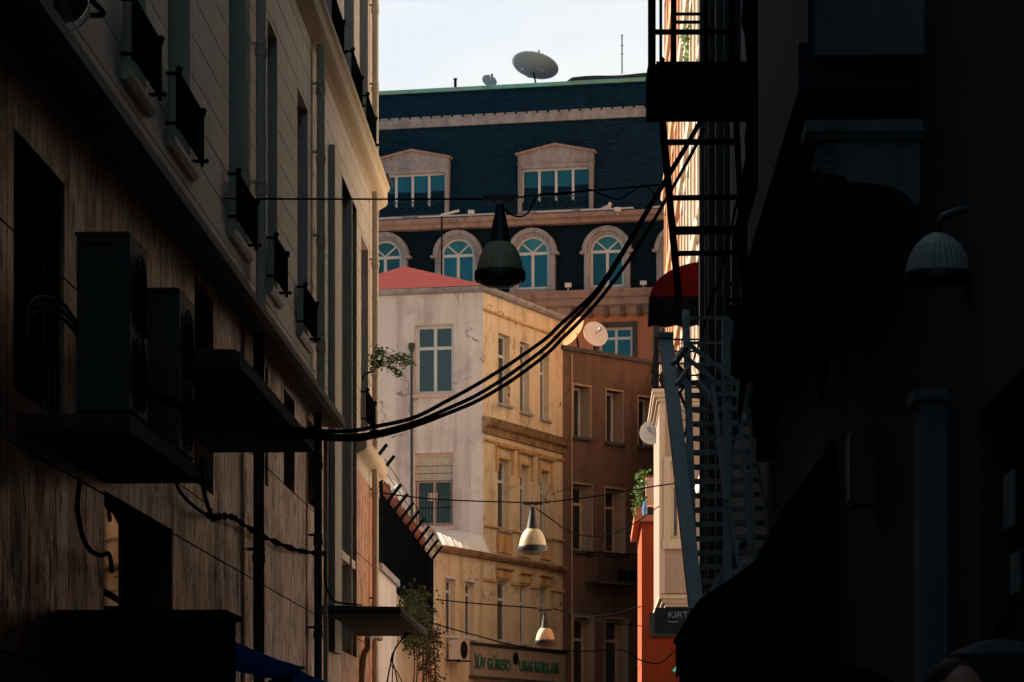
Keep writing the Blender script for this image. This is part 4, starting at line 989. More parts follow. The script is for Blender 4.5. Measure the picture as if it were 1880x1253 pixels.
b = MB().profile(MF, [(-.15, ZCb - .28), (-.05, ZCb - .28), (.05, ZCb - .02), (.22, ZCb + .04), (.24, ZCb + .24), (.36, ZCb + .30), (.45, ZCt - .04), (.45, ZCt), (-.15, ZCt + .03)], m0, m1); b.build('cornice', 'trim_peach', mb_)
b = MB(); x = MF.a(1050)
while x < m1: b.fbox(MF, x, x + .16, ZCb - .36, ZCb - .02, -.11, .12); x += .58
b.build('modillions', 'brown', mb_)
# dormers
def dormer(uc, vt):
    ac = MF.a(uc); dv = vt - 266; k = 105 / FOC; zz = lambda v: EYE + (HOR - v) / FOC * (105 - .2298 * (MF.a(uc) * .9746))
    zb, zg0, zg1, ze, zp, zp0 = zz(391 + dv), zz(386 + dv), zz(309 + dv), zz(283 + dv), zz(266 + dv), zz(300 + dv)
    hw = 70 * k; gw = 63 * k; b = MB()
    b.fbox(MF, ac - hw, ac - gw, zb, zg1, -1.6, .10).fbox(MF, ac + gw, ac + hw, zb, zg1, -1.6, .10)
    b.fbox(MF, ac - hw, ac + hw, zg1, zp0, -1.6, .10).fbox(MF, ac - gw, ac + gw, zb, zg0, -.3, .06)
    b.fbox(MF, ac - hw - .02, ac + hw + .02, zp0, zp0 + .05, -1.5, .14)
    b.prism([MF(ac - hw, zp0 + .05, .10), MF(ac + hw, zp0 + .05, .10), MF(ac + hw, ze, .10), MF(ac, zp - .05, .10), MF(ac - hw, ze, .10)],
            [MF(ac - hw, zp0 + .05, -2), MF(ac + hw, zp0 + .05, -2), MF(ac + hw, ze, -2), MF(ac, zp - .05, -2), MF(ac - hw, ze, -2)])
    d = b.build('dormer', 'trim', mb_)
    b = MB()
    for s in (-1, 1):
        b.prism([MF(ac, zp - .05, .2), MF(ac, zp + .03, .2), MF(ac + s * (hw + .08), ze + .05, .2), MF(ac + s * (hw + .08), ze - .03, .2)], [MF(ac, zp - .05, -2), MF(ac, zp + .03, -2), MF(ac + s * (hw + .08), ze + .05, -2), MF(ac + s * (hw + .08), ze - .03, -2)])
    b.build('pediment_edge', 'trim_peach', mb_, d)
    b = MB(); fw = .085
    for q in range(5):
        x = ac - gw + 2 * gw * q / 4; b.fbox(MF, x - (fw if 0 < q < 4 else fw * .8) / 2 - (0 if q else -.03), x + fw / 2 - (.03 if q == 4 else 0), zg0, zg1, -.12, -.05)
    b.fbox(MF, ac - gw, ac + gw, zg0, zg0 + .07, -.12, -.053).fbox(MF, ac - gw, ac + gw, zg1 - .07, zg1, -.12, -.053)
    b.build('window_frame', 'pvc', mb_, d)
    for q in range(4): x = ac - gw + gw * q / 2; MB().fbox(MF, x, x + gw / 2 - .002, zg0, zg1, -.16, -.10 - .004 * (q % 2)).build('pane', 'glass_teal', mb_, d)
    b = MB(); zr = zg0 + .48
    b.beam(MF(ac - gw, zr, .02), MF(ac + gw, zr, .02), .03).beam(MF(ac - gw, zg0 + .06, .02), MF(ac + gw, zg0 + .06, .02), .03)
    for q in range(16):
        x = ac - gw + 2 * gw * (q + .5) / 16; b.beam(MF(x, zg0, .02), MF(x, zr, .02), .014)
        if q % 2: b.tube([MF(x + .11 * math.cos(t), zg0 + .24 + .14 * math.sin(t), .02) for t in [2 * math.pi * j / 12 for j in range(13)]], .012, 4)
    b.build('window_guard', 'guard_teal', mb_, d)
dormer(1020.5, 266); dormer(757, 277)
# arched windows
def arch_pts(c, zs, r, n, k=14): return [MF(c + r * math.cos(math.pi * i / k), zs + r * math.sin(math.pi * i / k), n) for i in range(k + 1)]
def arch(uc, dv):
    k = (105 - .2298 * MF.a(uc)) / FOC; c = MF.a(uc); zz = lambda v: EYE + (HOR - v - dv) * k
    zs, zb, zf = zz(462), zz(527), zz(540); ri, ro = 32 * k, 43 * k; b = MB()
    for r0, r1, n0, n1 in ((ri, ro - .10, -.1, .10), (ro - .10, ro + .06, -.1, .18)):
        f0, f1, g0, g1 = arch_pts(c, zs, r0, n1), arch_pts(c, zs, r1, n1), arch_pts(c, zs, r0, n0), arch_pts(c, zs, r1, n0)
        for i in range(14):
            b.face([f0[i], f1[i], f1[i + 1], f0[i + 1]]); b.face([f0[i], f0[i + 1], g0[i + 1], g0[i]]); b.face([f1[i], f1[i + 1], g1[i + 1], g1[i]])
    for s in (-1, 1):
        b.fbox(MF, min(c + s * ri, c + s * (ri + .2)), max(c + s * ri, c + s * (ri + .2)), zf, zs, -.1, .10)
        b.fbox(MF, min(c + s * (ri + .12), c + s * (ro + .13)), max(c + s * (ri + .12), c + s * (ro + .13)), zs - .07, zs + .02, -.1, .2)
    b.fbox(MF, c - ri, c + ri, zf + .02, zb, -.1, .03)
    w = b.build('arched_window', 'trim', mb_)
    b = MB(); n0, n1 = -.09, -.03; f0, f1 = arch_pts(c, zs, ri - .09, n1), arch_pts(c, zs, ri, n1)
    for i in range(14): b.face([f0[i], f1[i], f1[i + 1], f0[i + 1]])
    for x in (c - ri, c + ri - .09): b.fbox(MF, x, x + .09, zb, zs, n0, n1)
    b.fbox(MF, c - .05, c + .05, zb, zs, n0, n1 + .003).fbox(MF, c - ri, c + ri, zs - .05, zs + .05, n0, n1 + .006).fbox(MF, c - ri, c + ri, zb, zb + .07, n0, n1 + .006)
    for s in (-1, 1): b.beam(MF(c, zs + .03, n1 - .02), MF(c + s * ri * .72, zs + ri * .68, n1 - .02), .07, .05)
    b.build('frame', 'pvc', mb_, w)
    for x0, x1, o in ((c - ri, c, 0), (c, c + ri, .006)): MB().face([MF(x0, zb, -.07 - o), MF(x1, zb, -.07), MF(x1, zs, -.07), MF(x0, zs, -.07 - o)]).build('pane', 'glass_teal', mb_, w)
    MB().face(arch_pts(c, zs, ri, -.07)).build('fanlight', 'glass_arch', mb_, w)
for uc, dv in ((1115, 0), (978, 4), (841, 8), (707, 12), (1248, -4)): arch(uc, dv)

# ---- rooftop and ledge things
def dish(o, ax, r, label, mat, name='satellite_dish', pole=None, depth=.18, feed=True, group=None):
    o, ax = Vector(o), Vector(ax).normalized(); t = thing(name, o, label, 'satellite dish', group)
    pr = [(r * q / 8, depth * r * (q / 8) ** 2) for q in range(9)]
    b = MB().lathe(pr + [(r * 1.02, depth * r), (r, depth * r - .025)] + [(x, h - .025) for x, h in reversed(pr[1:-1])] + [(0.0, -.025)], o, ax, 36); b.build('reflector', mat, t, smooth=True)
    x = ax.orthogonal().normalized(); y = ax.cross(x); b = MB()
    for q in range(5):
        a, c = 2 * math.pi * q / 5, 2 * math.pi * (q + 1) / 5
        b.tube([o - ax * .06 + (x * math.cos(a) + y * math.sin(a)) * r * .5, o - ax * .06 + (x * math.cos(c) + y * math.sin(c)) * r * .5], .02 * min(1, r), 5)
    b.build('back_frame', mat, t)
    if feed: MB().tube([o + ax * depth * r - x * r * .0, o + ax * r * .9], .02, 6).tube([o + ax * r * .9, o + ax * (r * .9 + .12)], .05, 8).build('feed', 'dish', t)
    if pole: MB().tube([o - ax * .05, Vector(pole)], .03 if r < .9 else .06, 8).build('pole', 'black_steel', t)
    return t
dish(P(980, 131, 107.2), (.2, .32, .9), .84, 'large grey satellite dish seen from below on the mansard roof', 'dish', pole=P(985, 160, 107.2), depth=.3)
dish(P(898, 150, 107), (.3, -.8, .5), .27, 'small grey satellite dish half hidden behind the roof gutter, beside the large one', 'dish', pole=P(898, 165, 107.2))
dish(P(1056, 611, 87.2), (-.75, -.42, .45), .47, 'sunlit orange satellite dish on the brown building roof', 'dish_sun_orange', pole=P(1064, 655, 87.3))
dish(P(1092, 615, 87.6), (.38, -.88, .28), .38, 'white satellite dish turned to face the street on the brown building roof', 'dish_white', pole=P(1092, 658, 87.7))
dish(P(1197, 795, 64), (-.22, -.96, .15), .26, 'pale dish fixed to the side of the beige bay', 'dish_white', pole=P(1207, 800, 64.2))
dish(P(712, 908, 66), (.55, -.75, .3), .36, 'white dish behind the angled fence tops', 'dish_white', pole=P(706, 950, 66))
b = MB().tube([P(1142, 136, 106.5), P(1142, 64, 106.5)], .022, 6)
for v in (66, 84, 100): b.tube([P(1140, v, 106.5), P(1144, v, 106.5)], .018, 5)
tag(b.build('roof_mast', 'black_steel'), 'thin antenna mast standing on the mansard roof', 'antenna')
tag(MB().tube([P(836, 160, 106.5), P(836, 146, 106.5)], .05, 8).lathe([(0.0, 0), (.07, 0), (.07, .05), (0, .06)], P(836, 147, 106.5), k=8).build('vent_stub', 'black_steel'), 'short black vent stub on the roof edge', 'vent pipe')
t = thing('tv_antenna', P(811, 505, 84), 'tall television antenna with a white bar rising behind the red roof', 'antenna')
MB().tube([P(811, 512, 84), P(811, 392, 84)], .025, 6).build('mast', 'black_steel', t)
b = MB().beam(P(809, 396, 84), P(843, 387, 84), .07, .05)
for k in range(7): q = P(812 + k * 5, 395 - k * 1.3, 84); b.beam(q - Vector((0, .25, 0)), q + Vector((0, .25, 0)), .012)
b.build('boom', 'pvc', t)
fl = None
for u, v, lab in ((1043, 524, 'small white floodlight on the cornice between two arched windows'), (1181, 520, 'small white floodlight on the cornice beside the maroon awning'), (1134, 385, 'small white floodlight on the ledge next to the gull'), (865, 390, 'small white floodlight on the ledge behind the hanging lamp')):
    o = P(u, v, 103.6 if u > 1000 else 104.4)
    if fl is None:
        t = thing('floodlight', o, lab, 'floodlight', 'floodlights on the mansard ledges'); fl = t
        MB().box(o.x - .11, o.x + .11, o.y - .06, o.y + .06, o.z - .07, o.z + .07).build('head', 'pvc', t); MB().box(o.x - .02, o.x + .02, o.y - .02, o.y + .02, o.z - .2, o.z - .07).build('stem', 'dish', t)
    else:
        t = copy_tree(fl); t.location = o; t['label'] = lab
# gull
o = P(1113, 381, 104.2); t = thing('gull', o, 'white and grey gull standing on the ledge below the dormer', 'gull')
b = MB()
def blob(b, c, rx, ry, rz, k=10, tilt=0.0):
    m = Matrix.Rotation(tilt, 3, 'Y'); v0 = len(b.v)
    for i in range(k + 1):
        for j in range(k * 2):
            th, ph = math.pi * i / k, math.pi * j / k
            b.v.append(Vector(c) + m @ Vector((rx * math.sin(th) * math.cos(ph), ry * math.sin(th) * math.sin(ph), rz * math.cos(th))))
    for i in range(k):
        for j in range(k * 2): b.f.append((v0 + i * 2 * k + j, v0 + i * 2 * k + (j + 1) % (2 * k), v0 + (i + 1) * 2 * k + (j + 1) % (2 * k), v0 + (i + 1) * 2 * k + j)); b.mi.append(b.m)
    return b
blob(b, o + Vector((0, 0, -.02)), .20, .085, .085, tilt=R(-25)); blob(b, o + Vector((.13, 0, .12)), .06, .05, .06)
b.tube([o + Vector((.10, 0, .0)), o + Vector((.13, 0, .10))], .05, 8); b.m = 1; blob(b, o + Vector((-.05, 0, .01)), .2, .092, .05, tilt=R(-25))
b.m = 2; b.tube([o + Vector((.17, 0, .115)), o + Vector((.24, 0, .095))], [.015, .004], 6)
for s in (-.03, .03): b.tube([o + Vector((.03, s, -.09)), o + Vector((.03, s, -.19))], .008, 5)
b.build('body', ['gull', 'gull_grey', 'beak'], t, smooth=True)

# ================================================================== sunlit houses beyond the dark building
R2 = Frame((2.5, 0), SD, -SN)
def sunny(s0, s1, h, mat, trimm, label, floors, cols):
    t = thing('tall_house', R2((s0 + s1) / 2, 0, -3), label, 'house')
    hs = []; w = (s1 - s0) / cols
    for f_ in range(floors):
        for c in range(cols):
            z = 4.0 + 3.5 * f_; x = s0 + w * (c + .5); hs.append((x - .5, x + .5, z, z + 2.2))
    b = MB(); wall(b, R2, s0, s1, 0, h, hs, .25)
    b.face([R2(s0, 0, 0), R2(s0, 0, -8), R2(s0, h, -8), R2(s0, h, 0)]).face([R2(s1, 0, 0), R2(s1, 0, -8), R2(s1, h, -8), R2(s1, h, 0)]).face([R2(s0, h, 0), R2(s1, h, 0), R2(s1, h, -8), R2(s0, h, -8)])
    b.face([R2(s0, 0, -8), R2(s1, 0, -8), R2(s1, h, -8), R2(s0, h, -8)]); b.build('wall', mat, t)
    for hh in hs:
        w_ = window(R2, t, hh, .25, 'pvc', 'glass_grey', 2, .7, .07)
        b = MB().fbox(R2, hh[0] - .18, hh[0] - .001, hh[2], hh[3] + .1, -.01, .08).fbox(R2, hh[1] + .001, hh[1] + .18, hh[2], hh[3] + .1, -.01, .08).fbox(R2, hh[0] - .25, hh[1] + .25, hh[3] + .1, hh[3] + .3, -.01, .14).fbox(R2, hh[0] - .2, hh[1] + .2, hh[2] - .12, hh[2] - .001, -.01, .15)
        b.build('surround', trimm, t, w_)
    b = MB()
    for c in range(cols + 1): x = s0 + w * c; b.fbox(R2, max(s0, x - .22), min(s1, x + .22), 0, h - .3, .001, .12)
    b.build('pilaster', trimm, t)
    b = MB()
    for f_ in range(floors + 1): z = 3.3 + 3.5 * f_; b.profile(R2, [(0, z), (.2, z + .06), (.24, z + .2), (0, z + .24)], s0, s1)
    b.profile(R2, [(0, h - .5), (.3, h - .3), (.4, h - .1), (.4, h + .05), (0, h + .1)], s0, s1); b.build('cornice', trimm, t)
sunny(66.5, 82, 26, 'ivory_mid', 'ivory_mid', 'ivory sunlit house front rising above the beige bay', 6, 6)
sunny(82.1, 101, 29.5, 'peach', 'peach', 'apricot house front beside the ivory one, seen at a slant', 7, 6)
sunny2 = Frame((2.15, 0), SD, -SN)
R2 = sunny2; sunny(48.5, 56.5, 24, 'bright', 'bright', 'unseen ivory house front added to bounce sunlight, between dark building and beige bay', 6, 3); R2 = Frame((2.5, 0), SD, -SN)  # out of view; added to bounce sunlight onto the cream wall
# window-box plants high up on the ivory house
t = thing('hanging_plant', R2(71, 17.2, .2), 'green plants hanging from the upper ivory house front behind the fire escape', 'plant')
leaves(MB(), [(P(1263 + i * 2, 55 + (i * 17) % 60, 74 + i * .3), .22) for i in range(8)], 320, .11).build('leaves', 'leaf', t)
MB().fbox(R2, 73, 76, 18.3, 18.5, 0, .25).build('planter', 'terracotta', t)

# ================================================================== beige bay house
F60 = CROSS(60.0); xb = F60.a(1212); zb0, zb1 = F60.z(1212, 1090), F60.z(1212, 745)
t = thing('bay_house', F60(2.5, 0), 'beige house with a moulded bay window and an open roof terrace', 'house'); byh = t
h = rect(F60, 1231, 848, 1262, 990)
b = MB(); wall(b, F60, xb, 4.5, zb0, zb1, [h], .12)
b.face([F60(xb, zb0, 0), F60(xb, zb0, -6.4), F60(xb, zb1, -6.4), F60(xb, zb1, 0)]).face([F60(xb, zb1, 0), F60(4.5, zb1, 0), F60(4.5, zb1, -6.4), F60(xb, zb1, -6.4)]).face([F60(xb, zb0, 0), F60(4.5, zb0, 0), F60(4.5, zb0, -6.4), F60(xb, zb0, -6.4)])
b.face([F60(xb, zb0, -6.4), F60(4.5, zb0, -6.4), F60(4.5, zb1, -6.4), F60(xb, zb1, -6.4)]); b.build('bay_wall', 'beige', t)
MB().fbox(F60, xb + .75, 4.5, 0, zb0, -6.3, -.25).build('base_wall', 'dark_wall', t)
b = MB()
b.fbox(F60, xb - .02, xb + .10, zb0, zb1, -.1, .02)
for z, p in ((zb1, .02), (zb1 + .08, .07), (zb1 + .16, .13), (zb1 + .24, .16)): b.fbox(F60, xb - p, 4.5, z, z + .08, -6.4 - p, p)
for z, p in ((zb0 - .10, .02), (zb0 - .18, -.04), (zb0 - .26, -.1)): b.fbox(F60, xb - p, 4.5, z, z + .08, -6.4, p)
b.build('moulding', 'beige_trim', t)
w = window(F60, t, h, .12, 'beige_trim', 'glass_dark', 2, .7, .07)
MB().fbox(F60, h[0] - .14, h[0], h[2], h[3] + .1, -.01, .05).fbox(F60, h[0] - .16, h[1] + .16, h[2] - .2, h[2], -.01, .07).fbox(F60, h[0], h[1] + .1, h[3] + .001, h[3] + .1, -.01, .048).build('surround', 'beige_trim', t, w)
b = MB(); zt = zb1 + .32; xr = F60.a(1205)
for k in range(5): z = zt + .03 + k * .24; b.beam(F60(xr, z, .1), F60(4, z, .1), .035).beam(F60(xr, z, .1), F60(xr, z, -5), .03)
for x in (xr, xr + .62, xr + 1.3): b.beam(F60(x, zt, .1), F60(x, zt + 1.05, .1), .06)
b.build('terrace_railing', 'iron', t)
b = MB().fbox(F60, xb + .1, 4.4, zb1 + .32, zb1 + .86, -3.2, -2.6); b.build('parapet', 'beige_trim', t)
t = thing('air_conditioner', F60(F60.a(1236), zt, -.8), 'round-fan air conditioner standing on the roof terrace above the bay', 'air conditioner')
x0, x1 = F60.a(1213), F60.a(1262); MB().fbox(F60, x0, x1, zt, zt + .62, -1.2, -.8).build('casing', 'ac_light', t)
MB().lathe([(0, .005), (.1, .01), (.24, .004), (.26, .02), (.28, 0)], F60((x0 + x1) / 2, zt + .31, -.8), F60.n, 24).build('fan_grille', 'grille', t)
# sign below the bay
t = thing('shop_sign', F60(xb + .5, 3.5, -.1), 'black shop sign board below the moulded bay', 'sign')
a0 = F60.a(1203); z0, z1 = F60.z(1210, 1163), zb0 - .28
MB().fbox(F60, a0, a0 + 2.2, z0, z1, -.18, -.05).build('board', 'sign_black', t)
a, z = F60.at(1226, 1134); font('KIRTA', F60, a, z, -.045, .17, 'letter_grey', t, t, .004, width=F60.a(1275) - a)
MB().tube([F60(*F60.at(1226 + k * 2, 1141 + 1.6 * math.sin(math.pi * k / 10) ), -.045) for k in range(11)], .012, 5).build('emblem', 'letter_grey', t)
MB().fbox(F60, a0 - .12, a0 - .005, z0, z1 - .1, -.6, -.1).build('side_glass', 'glass_grey', t)

# ================================================================== red house
F67 = CROSS(67.5); xr = F67.a(1178); zr = F67.z(1178, 958)
t = thing('red_house', F67(2, 0), 'vermilion red house end with a projecting flat roof slab', 'house')
h = rect(F67, 1199, 1015, 1240, 1160)
b = MB(); wall(b, F67, xr, 5, 0, zr, [h], .15)
b.face([F67(xr, 0, 0), F67(xr, 0, -6), F67(xr, zr, -6), F67(xr, zr, 0)]).face([F67(xr, zr, 0), F67(5, zr, 0), F67(5, zr, -6), F67(xr, zr, -6)]); b.build('wall', 'red', t)
w = window(F67, t, h, .15, 'black_steel', 'glass_dark', 2, .7, .06); MB().fbox(F67, h[0] - .08, h[1] + .1, h[2] - .12, h[2], -.1, .08).build('sill', 'concrete', t, w)
MB().fbox(F67, F67.a(1164), 5, zr, zr + .14, -6, .1).build('roof_slab', 'salmon', t)
zp = zr + .14; F = F67
t = thing('metal_frame', F(F.a(1190), zp), 'rusty square steel frame standing on the red house roof slab', 'frame'); a0, a1 = F.a(1179), F.a(1205)
MB().beam(F(a0, zp, -.5), F(a0, zp + .95, -.5), .05).beam(F(a1, zp, -.5), F(a1, zp + .95, -.5), .05).beam(F(a0, zp + .93, -.5), F(a1, zp + .93, -.5), .05).build('bars', 'rust', t)
MB().fbox(F, a0 + .1, a1, zp + .3, zp + .98, -1.2, -.8).build('box', 'ac_light', t)
t = thing('potted_plant', F(F.a(1172), zp), 'leafy green plant growing in a pot at the red house roof edge', 'plant')
leaves(MB(), [(F(F.a(1170 + (i * 5) % 12), zp + .15 + i * .09, -.25), .13) for i in range(10)], 260, .09).build('leaves', 'leaf', t)
MB().lathe([(.0, 0), (.09, 0), (.12, .2), (.10, .2), (.09, .17), (0, .17)], F(F.a(1174), zp, -.25), k=14).build('pot', 'terracotta', t)
o = MB().lathe([(0, 0), (.055, 0), (.055, .2), (.03, .26), (.03, .32), (0, .32)], F(F.a(1184), zp, .02), k=14).build('bottle', 'bottle', smooth=True); tag(o, 'blue and white plastic bottle standing on the red house roof slab', 'bottle')
o = MB().beam(P(1236, 1233, 52), P(1256, 1211, 52), .05, .04).build('turquoise_bar', 'teal_strip'); tag(o, 'short turquoise tube slanting below the red house', 'tube')

# ================================================================== fence, low wall and ivy beyond the cream building
LF = Frame((-3.95, 0), SD, SN); f0, f1 = 54.0, LF.a(799)
t = thing('garden_wall', LF((f0 + f1) / 2, 0), 'ochre garden wall running below the black security fence', 'wall')
b = MB(); hs = [(58, 59.2, 1.2, 3.0), (64, 65.2, .2, 2.6), (68.5, 69.5, 1.2, 3.0)]; wall(b, LF, 51.3, f1, 0, 5.2, hs, .2)
b.face([LF(51.3, 5.2), LF(f1, 5.2), LF(f1, 5.2, -.4), LF(51.3, 5.2, -.4)]).face([LF(f1, 0), LF(f1, 0, -.4), LF(f1, 5.2, -.4), LF(f1, 5.2)]); b.build('masonry', 'yellow', t)
for h in hs: window(LF, t, h, .2, 'pvc', 'glass_grey', 2, .7, .07)
t = thing('security_fence', LF((f0 + f1) / 2, 5.2), 'tall black security fence with outward angled tops in front of the white facade', 'fence')
b = MB(); n = int((f1 - f0) / .13)
for k in range(n): x = f0 + (f1 - f0) * k / n; b.beam(LF(x, 5.2, -.1), LF(x, 6.95, -.1), .025)
for z in (5.4, 6.2, 6.85): b.beam(LF(f0, z, -.1), LF(f1, z, -.1), .04)
b.build('bars', 'iron', t)
for k in range(11):
    x = f0 + .5 + (f1 - f0 - .6) * k / 10; up_ = .35 if k < 2 else 0
    MB().beam(LF(x, 5.2, -.07), LF(x, 6.95 + up_, -.07), .07).beam(LF(x, 6.93 + up_, -.07), LF(x, 7.25 + up_, .18), .06).build('post', 'iron', t)
b = MB()
for dz in (0, .1, .2, .3): b.tube([LF(f0, 6.98 + dz, -.07 + dz * .8), LF(f1, 6.98 + dz, -.07 + dz * .8)], .006, 4)
b.build('barbed_wire', 'iron', t)
t = thing('sheet_screen', LF(65, 5.2, -.2), 'rusty red sheet screen standing just behind the black security fence', 'screen')
b = MB(); k = 60
for q in range(k):
    x0, x1 = 56.5 + 17 * q / k, 56.5 + 17 * (q + 1) / k; t0, t1 = [7.42 + .05 * math.sin(x * 2.1) + .04 * math.sin(x * 5.3) for x in (x0, x1)]; n0 = -.2 - .03 * (q % 2)
    b.face([LF(x0, 5.2, n0), LF(x1, 5.2, -.2 - .03 * ((q + 1) % 2)), LF(x1, t1, -.2 - .03 * ((q + 1) % 2)), LF(x0, t0, n0)])
b.build('sheet', 'rust', t)
for x in (57, 62.5, 68, 73.3): MB().beam(LF(x, 5.2, -.29), LF(x, 7.3, -.29), .05).build('post', 'black_steel', t)
F = Frame((-3.72, 0), SD, SN)
t = thing('gate_pier', F(54.5, 0), 'short white capped wall at the end of the cream building', 'wall')
MB().fbox(F, 51.8, 56.3, 0, 5.12, -.4, 0).build('pier', 'white', t); MB().fbox(F, 51.7, 56.45, 5.12, 5.24, -.46, .06).build('cap', 'trim', t)
t = thing('ivy', LF(66, 2), 'ivy hanging over the ochre garden wall under the black fence', 'ivy')
cs = []
for i in range(70):
    s = random.uniform(59, 73); z = random.uniform(1.2, 5.2) if s > 66 else random.uniform(4.3, 5.5); cs.append((LF(s, z, .10), .30 if s > 66 else .36))
leaves(MB(), cs, 7500, .085).build('foliage', 'ivy', t)
b = MB()
for i in range(9):
    s = random.uniform(63, 72); b.tube(spline([LF(s, 5.3, .05), LF(s + .3, 4, .15), LF(s - .2, 2.6, .1), LF(s + .1, 1.2, .12)], 5), .015, 5)
b.build('stem', 'bark', t)
b = MB()
for i in range(4):
    b.tube(spline([P(748 + i * 5, 1152, 46), P(740 - i * 4, 1172 + i * 5, 45.7), P(726 - i * 3, 1190 + i * 9, 45.4), P(716 + i * 5, 1225 + i * 4, 45.2), P(708 + i * 12, 1270, 45)], 8), (.012, .008, .010, .007)[i], 6)
tag(b.build('cable_tangle', 'rubber', smooth=True), 'tangle of black cables hanging under the lower canopy beside the ivy', 'cables')
t = thing('elbow_pipe', P(680, 1180, 46.5), 'pale bent pipe elbow below the lower canopy', 'pipe')
MB().tube(spline([P(698, 1172, 47.6), P(686, 1168, 47.4), P(676, 1172, 47.2), P(675, 1190, 47.2), P(668, 1205, 47.2), P(664, 1260, 47.2)], 8), .055, 12).build('bend', 'frame_buff', t, smooth=True)

# ================================================================== street lamps, wires and the big cables
def street_lamp():
    t = thing('street_lamp', (0, 0, 0), 'x', 'street lamp', 'lamps hung on wires over the street')
    MB().hexa([(-.16, -.04, -.02), (.16, -.04, -.02), (.16, .04, -.02), (-.16, .04, -.02), (-.185, -.04, .03), (.185, -.04, .03), (.185, .04, .03), (-.185, .04, .03)]).build('hanger', 'lamp_black', t)
    MB().tube([(-.07, 0, -.02), (-.01, 0, -.075)], .008, 5).tube([(.07, 0, -.02), (.01, 0, -.075)], .008, 5).build('hook', 'lamp_black', t)
    MB().lathe([(0, -.06), (.03, -.06), (.045, -.075), (.048, -.12), (.075, -.25), (.112, -.44), (.118, -.46), (0, -.46)], (0, 0, 0), k=28).build('neck', 'lamp_black', t, smooth=True)
    MB().lathe([(.112, -.44), (.135, -.46), (.165, -.50), (.195, -.56), (.218, -.63), (.232, -.70), (.236, -.735), (.226, -.735), (.20, -.6)], (0, 0, 0), k=36).build('shade', 'lamp_shell', t, smooth=True)
    MB().lathe([(.225, -.722), (.25, -.722), (.257, -.735), (.257, -.80), (.245, -.825), (.20, -.83), (.20, -.74)], (0, 0, 0), k=36).build('ring', 'lamp_black', t, smooth=True)
    MB().lathe([(.22, -.825), (.19, -.855), (.13, -.88), (.06, -.89), (0, -.892)], (0, 0, 0), k=28).build('lens', 'lens', t, smooth=True)
    return t
LY = (29.8, 51.5, 73.5)
lp = street_lamp()
for i, (u, v, lab) in enumerate(((918, 365, 'bell-shaped street lamp with a grey shade hanging highest, in front of the arched windows'), (978, 925, 'bell-shaped street lamp with a sunlit cream shade in front of the ochre wall'), (1001, 1121, 'small bell-shaped street lamp hanging above the green-lettered shop sign'))):
    o = lp if i == 0 else copy_tree(lp); o.location = P(u, v, LY[i]); o['label'] = lab
def wire(pts, label, r=.008, per=10): return cable(pts, r, label, 'wire', 'wire', per, k=6)
wire([L(L.a(410), EYE + (HOR - 364) / FOC * 29.8, 0), P(640, 366, 29.8), P(888, 366, 29.8)], 'thin wire from the cream wall to the highest street lamp', .009)
wire([P(949, 363, 29.8), P(1040, 354, 30.5), P(1210, 340, 33)], 'thin wire from the highest street lamp towards the fire escape', .009)
wire([P(925, 384, 29.8), P(938, 394, 29.8), P(955, 398, 29.8), P(970, 390, 29.9), P(985, 362, 30), P(1000, 356, 30.1), P(1030, 358, 30.4), P(1060, 352, 30.8), P(1085, 349, 31.2), P(1105, 358, 31.6), P(1135, 366, 32), P(1160, 352, 32.4), P(1180, 341, 32.6), P(1195, 350, 32.8), P(1215, 372, 33)], 'loose electric wire looping along the support wire of the highest lamp', .009)
wire([P(697, 905, 51.5), P(800, 917, 51.5), P(958, 923, 51.5)], 'wire carrying the cream-shaded lamp from the fence side', .012)
wire([P(998, 923, 51.5), P(1090, 912, 51.5), P(1210, 892, 51.5), P(1260, 886, 51)], 'wire carrying the cream-shaded lamp towards the beige bay', .012)
wire([P(985, 934, 51.5), P(1010, 952, 52), P(1050, 978, 54), P(1100, 985, 56), P(1150, 970, 58), P(1210, 930, 59)], 'slack wire sagging from the cream-shaded lamp to the beige bay', .011)
wire([P(800, 1101, 73.5), P(870, 1108, 73.5), P(987, 1117, 73.5)], 'wire carrying the lamp above the shop sign from the fence corner', .016)
wire([P(1016, 1118, 73.5), P(1060, 1128, 73), P(1110, 1130, 71), P(1180, 1113, 68)], 'wire from the lamp above the shop sign to the red house', .015)
wire([P(795, 1145, 60), P(870, 1166, 62), P(960, 1188, 64), P(1060, 1196, 66), P(1140, 1194, 66), P(1175, 1212, 66), P(1210, 1218, 66), P(1240, 1195, 66)], 'dark wire drooping from the canopy corner past the shop sign to the red house', .016)
wire([P(1178, 1150, 66), P(1100, 1140, 66), P(1034, 1122, 74)], 'faint wire crossing the lower brown wall', .012)
base = [(u, v, 20.2 + (y - 20.2) * .5) for u, v, y in [(205, 684, 20.2), (240, 705, 20.6), (300, 734, 21.6), (350, 752, 22.4), (470, 782, 25), (570, 796, 26.6), (640, 800, 27.5), (692, 793, 28.2), (760, 775, 29.2), (820, 750, 30.0), (872, 726, 30.7), (920, 697, 31.3), (950, 676, 31.7), (1000, 638, 32.4), (1030, 608, 32.8), (1062, 575, 33.2), (1098, 534, 33.7), (1140, 470, 34.3), (1180, 402, 34.8), (1220, 335, 35.4), (1262, 265, 35.9), (1290, 215, 36.3)]]
def shifted(f): return [P(u + f(i)[0], v + f(i)[1], y + f(i)[2]) for i, (u, v, y) in enumerate(base)]
n_ = len(base)
def ramp_(u, t):
    for (a, p), (b_, q) in zip(t, t[1:]):
        if u <= b_: return p + (q - p) * max(0, u - a) / (b_ - a)
    return t[-1][1]
up_t = [(200, -4), (570, -6), (692, -10), (760, -8), (888, -19), (950, -17), (1030, -13), (1100, -4), (1300, -2)]
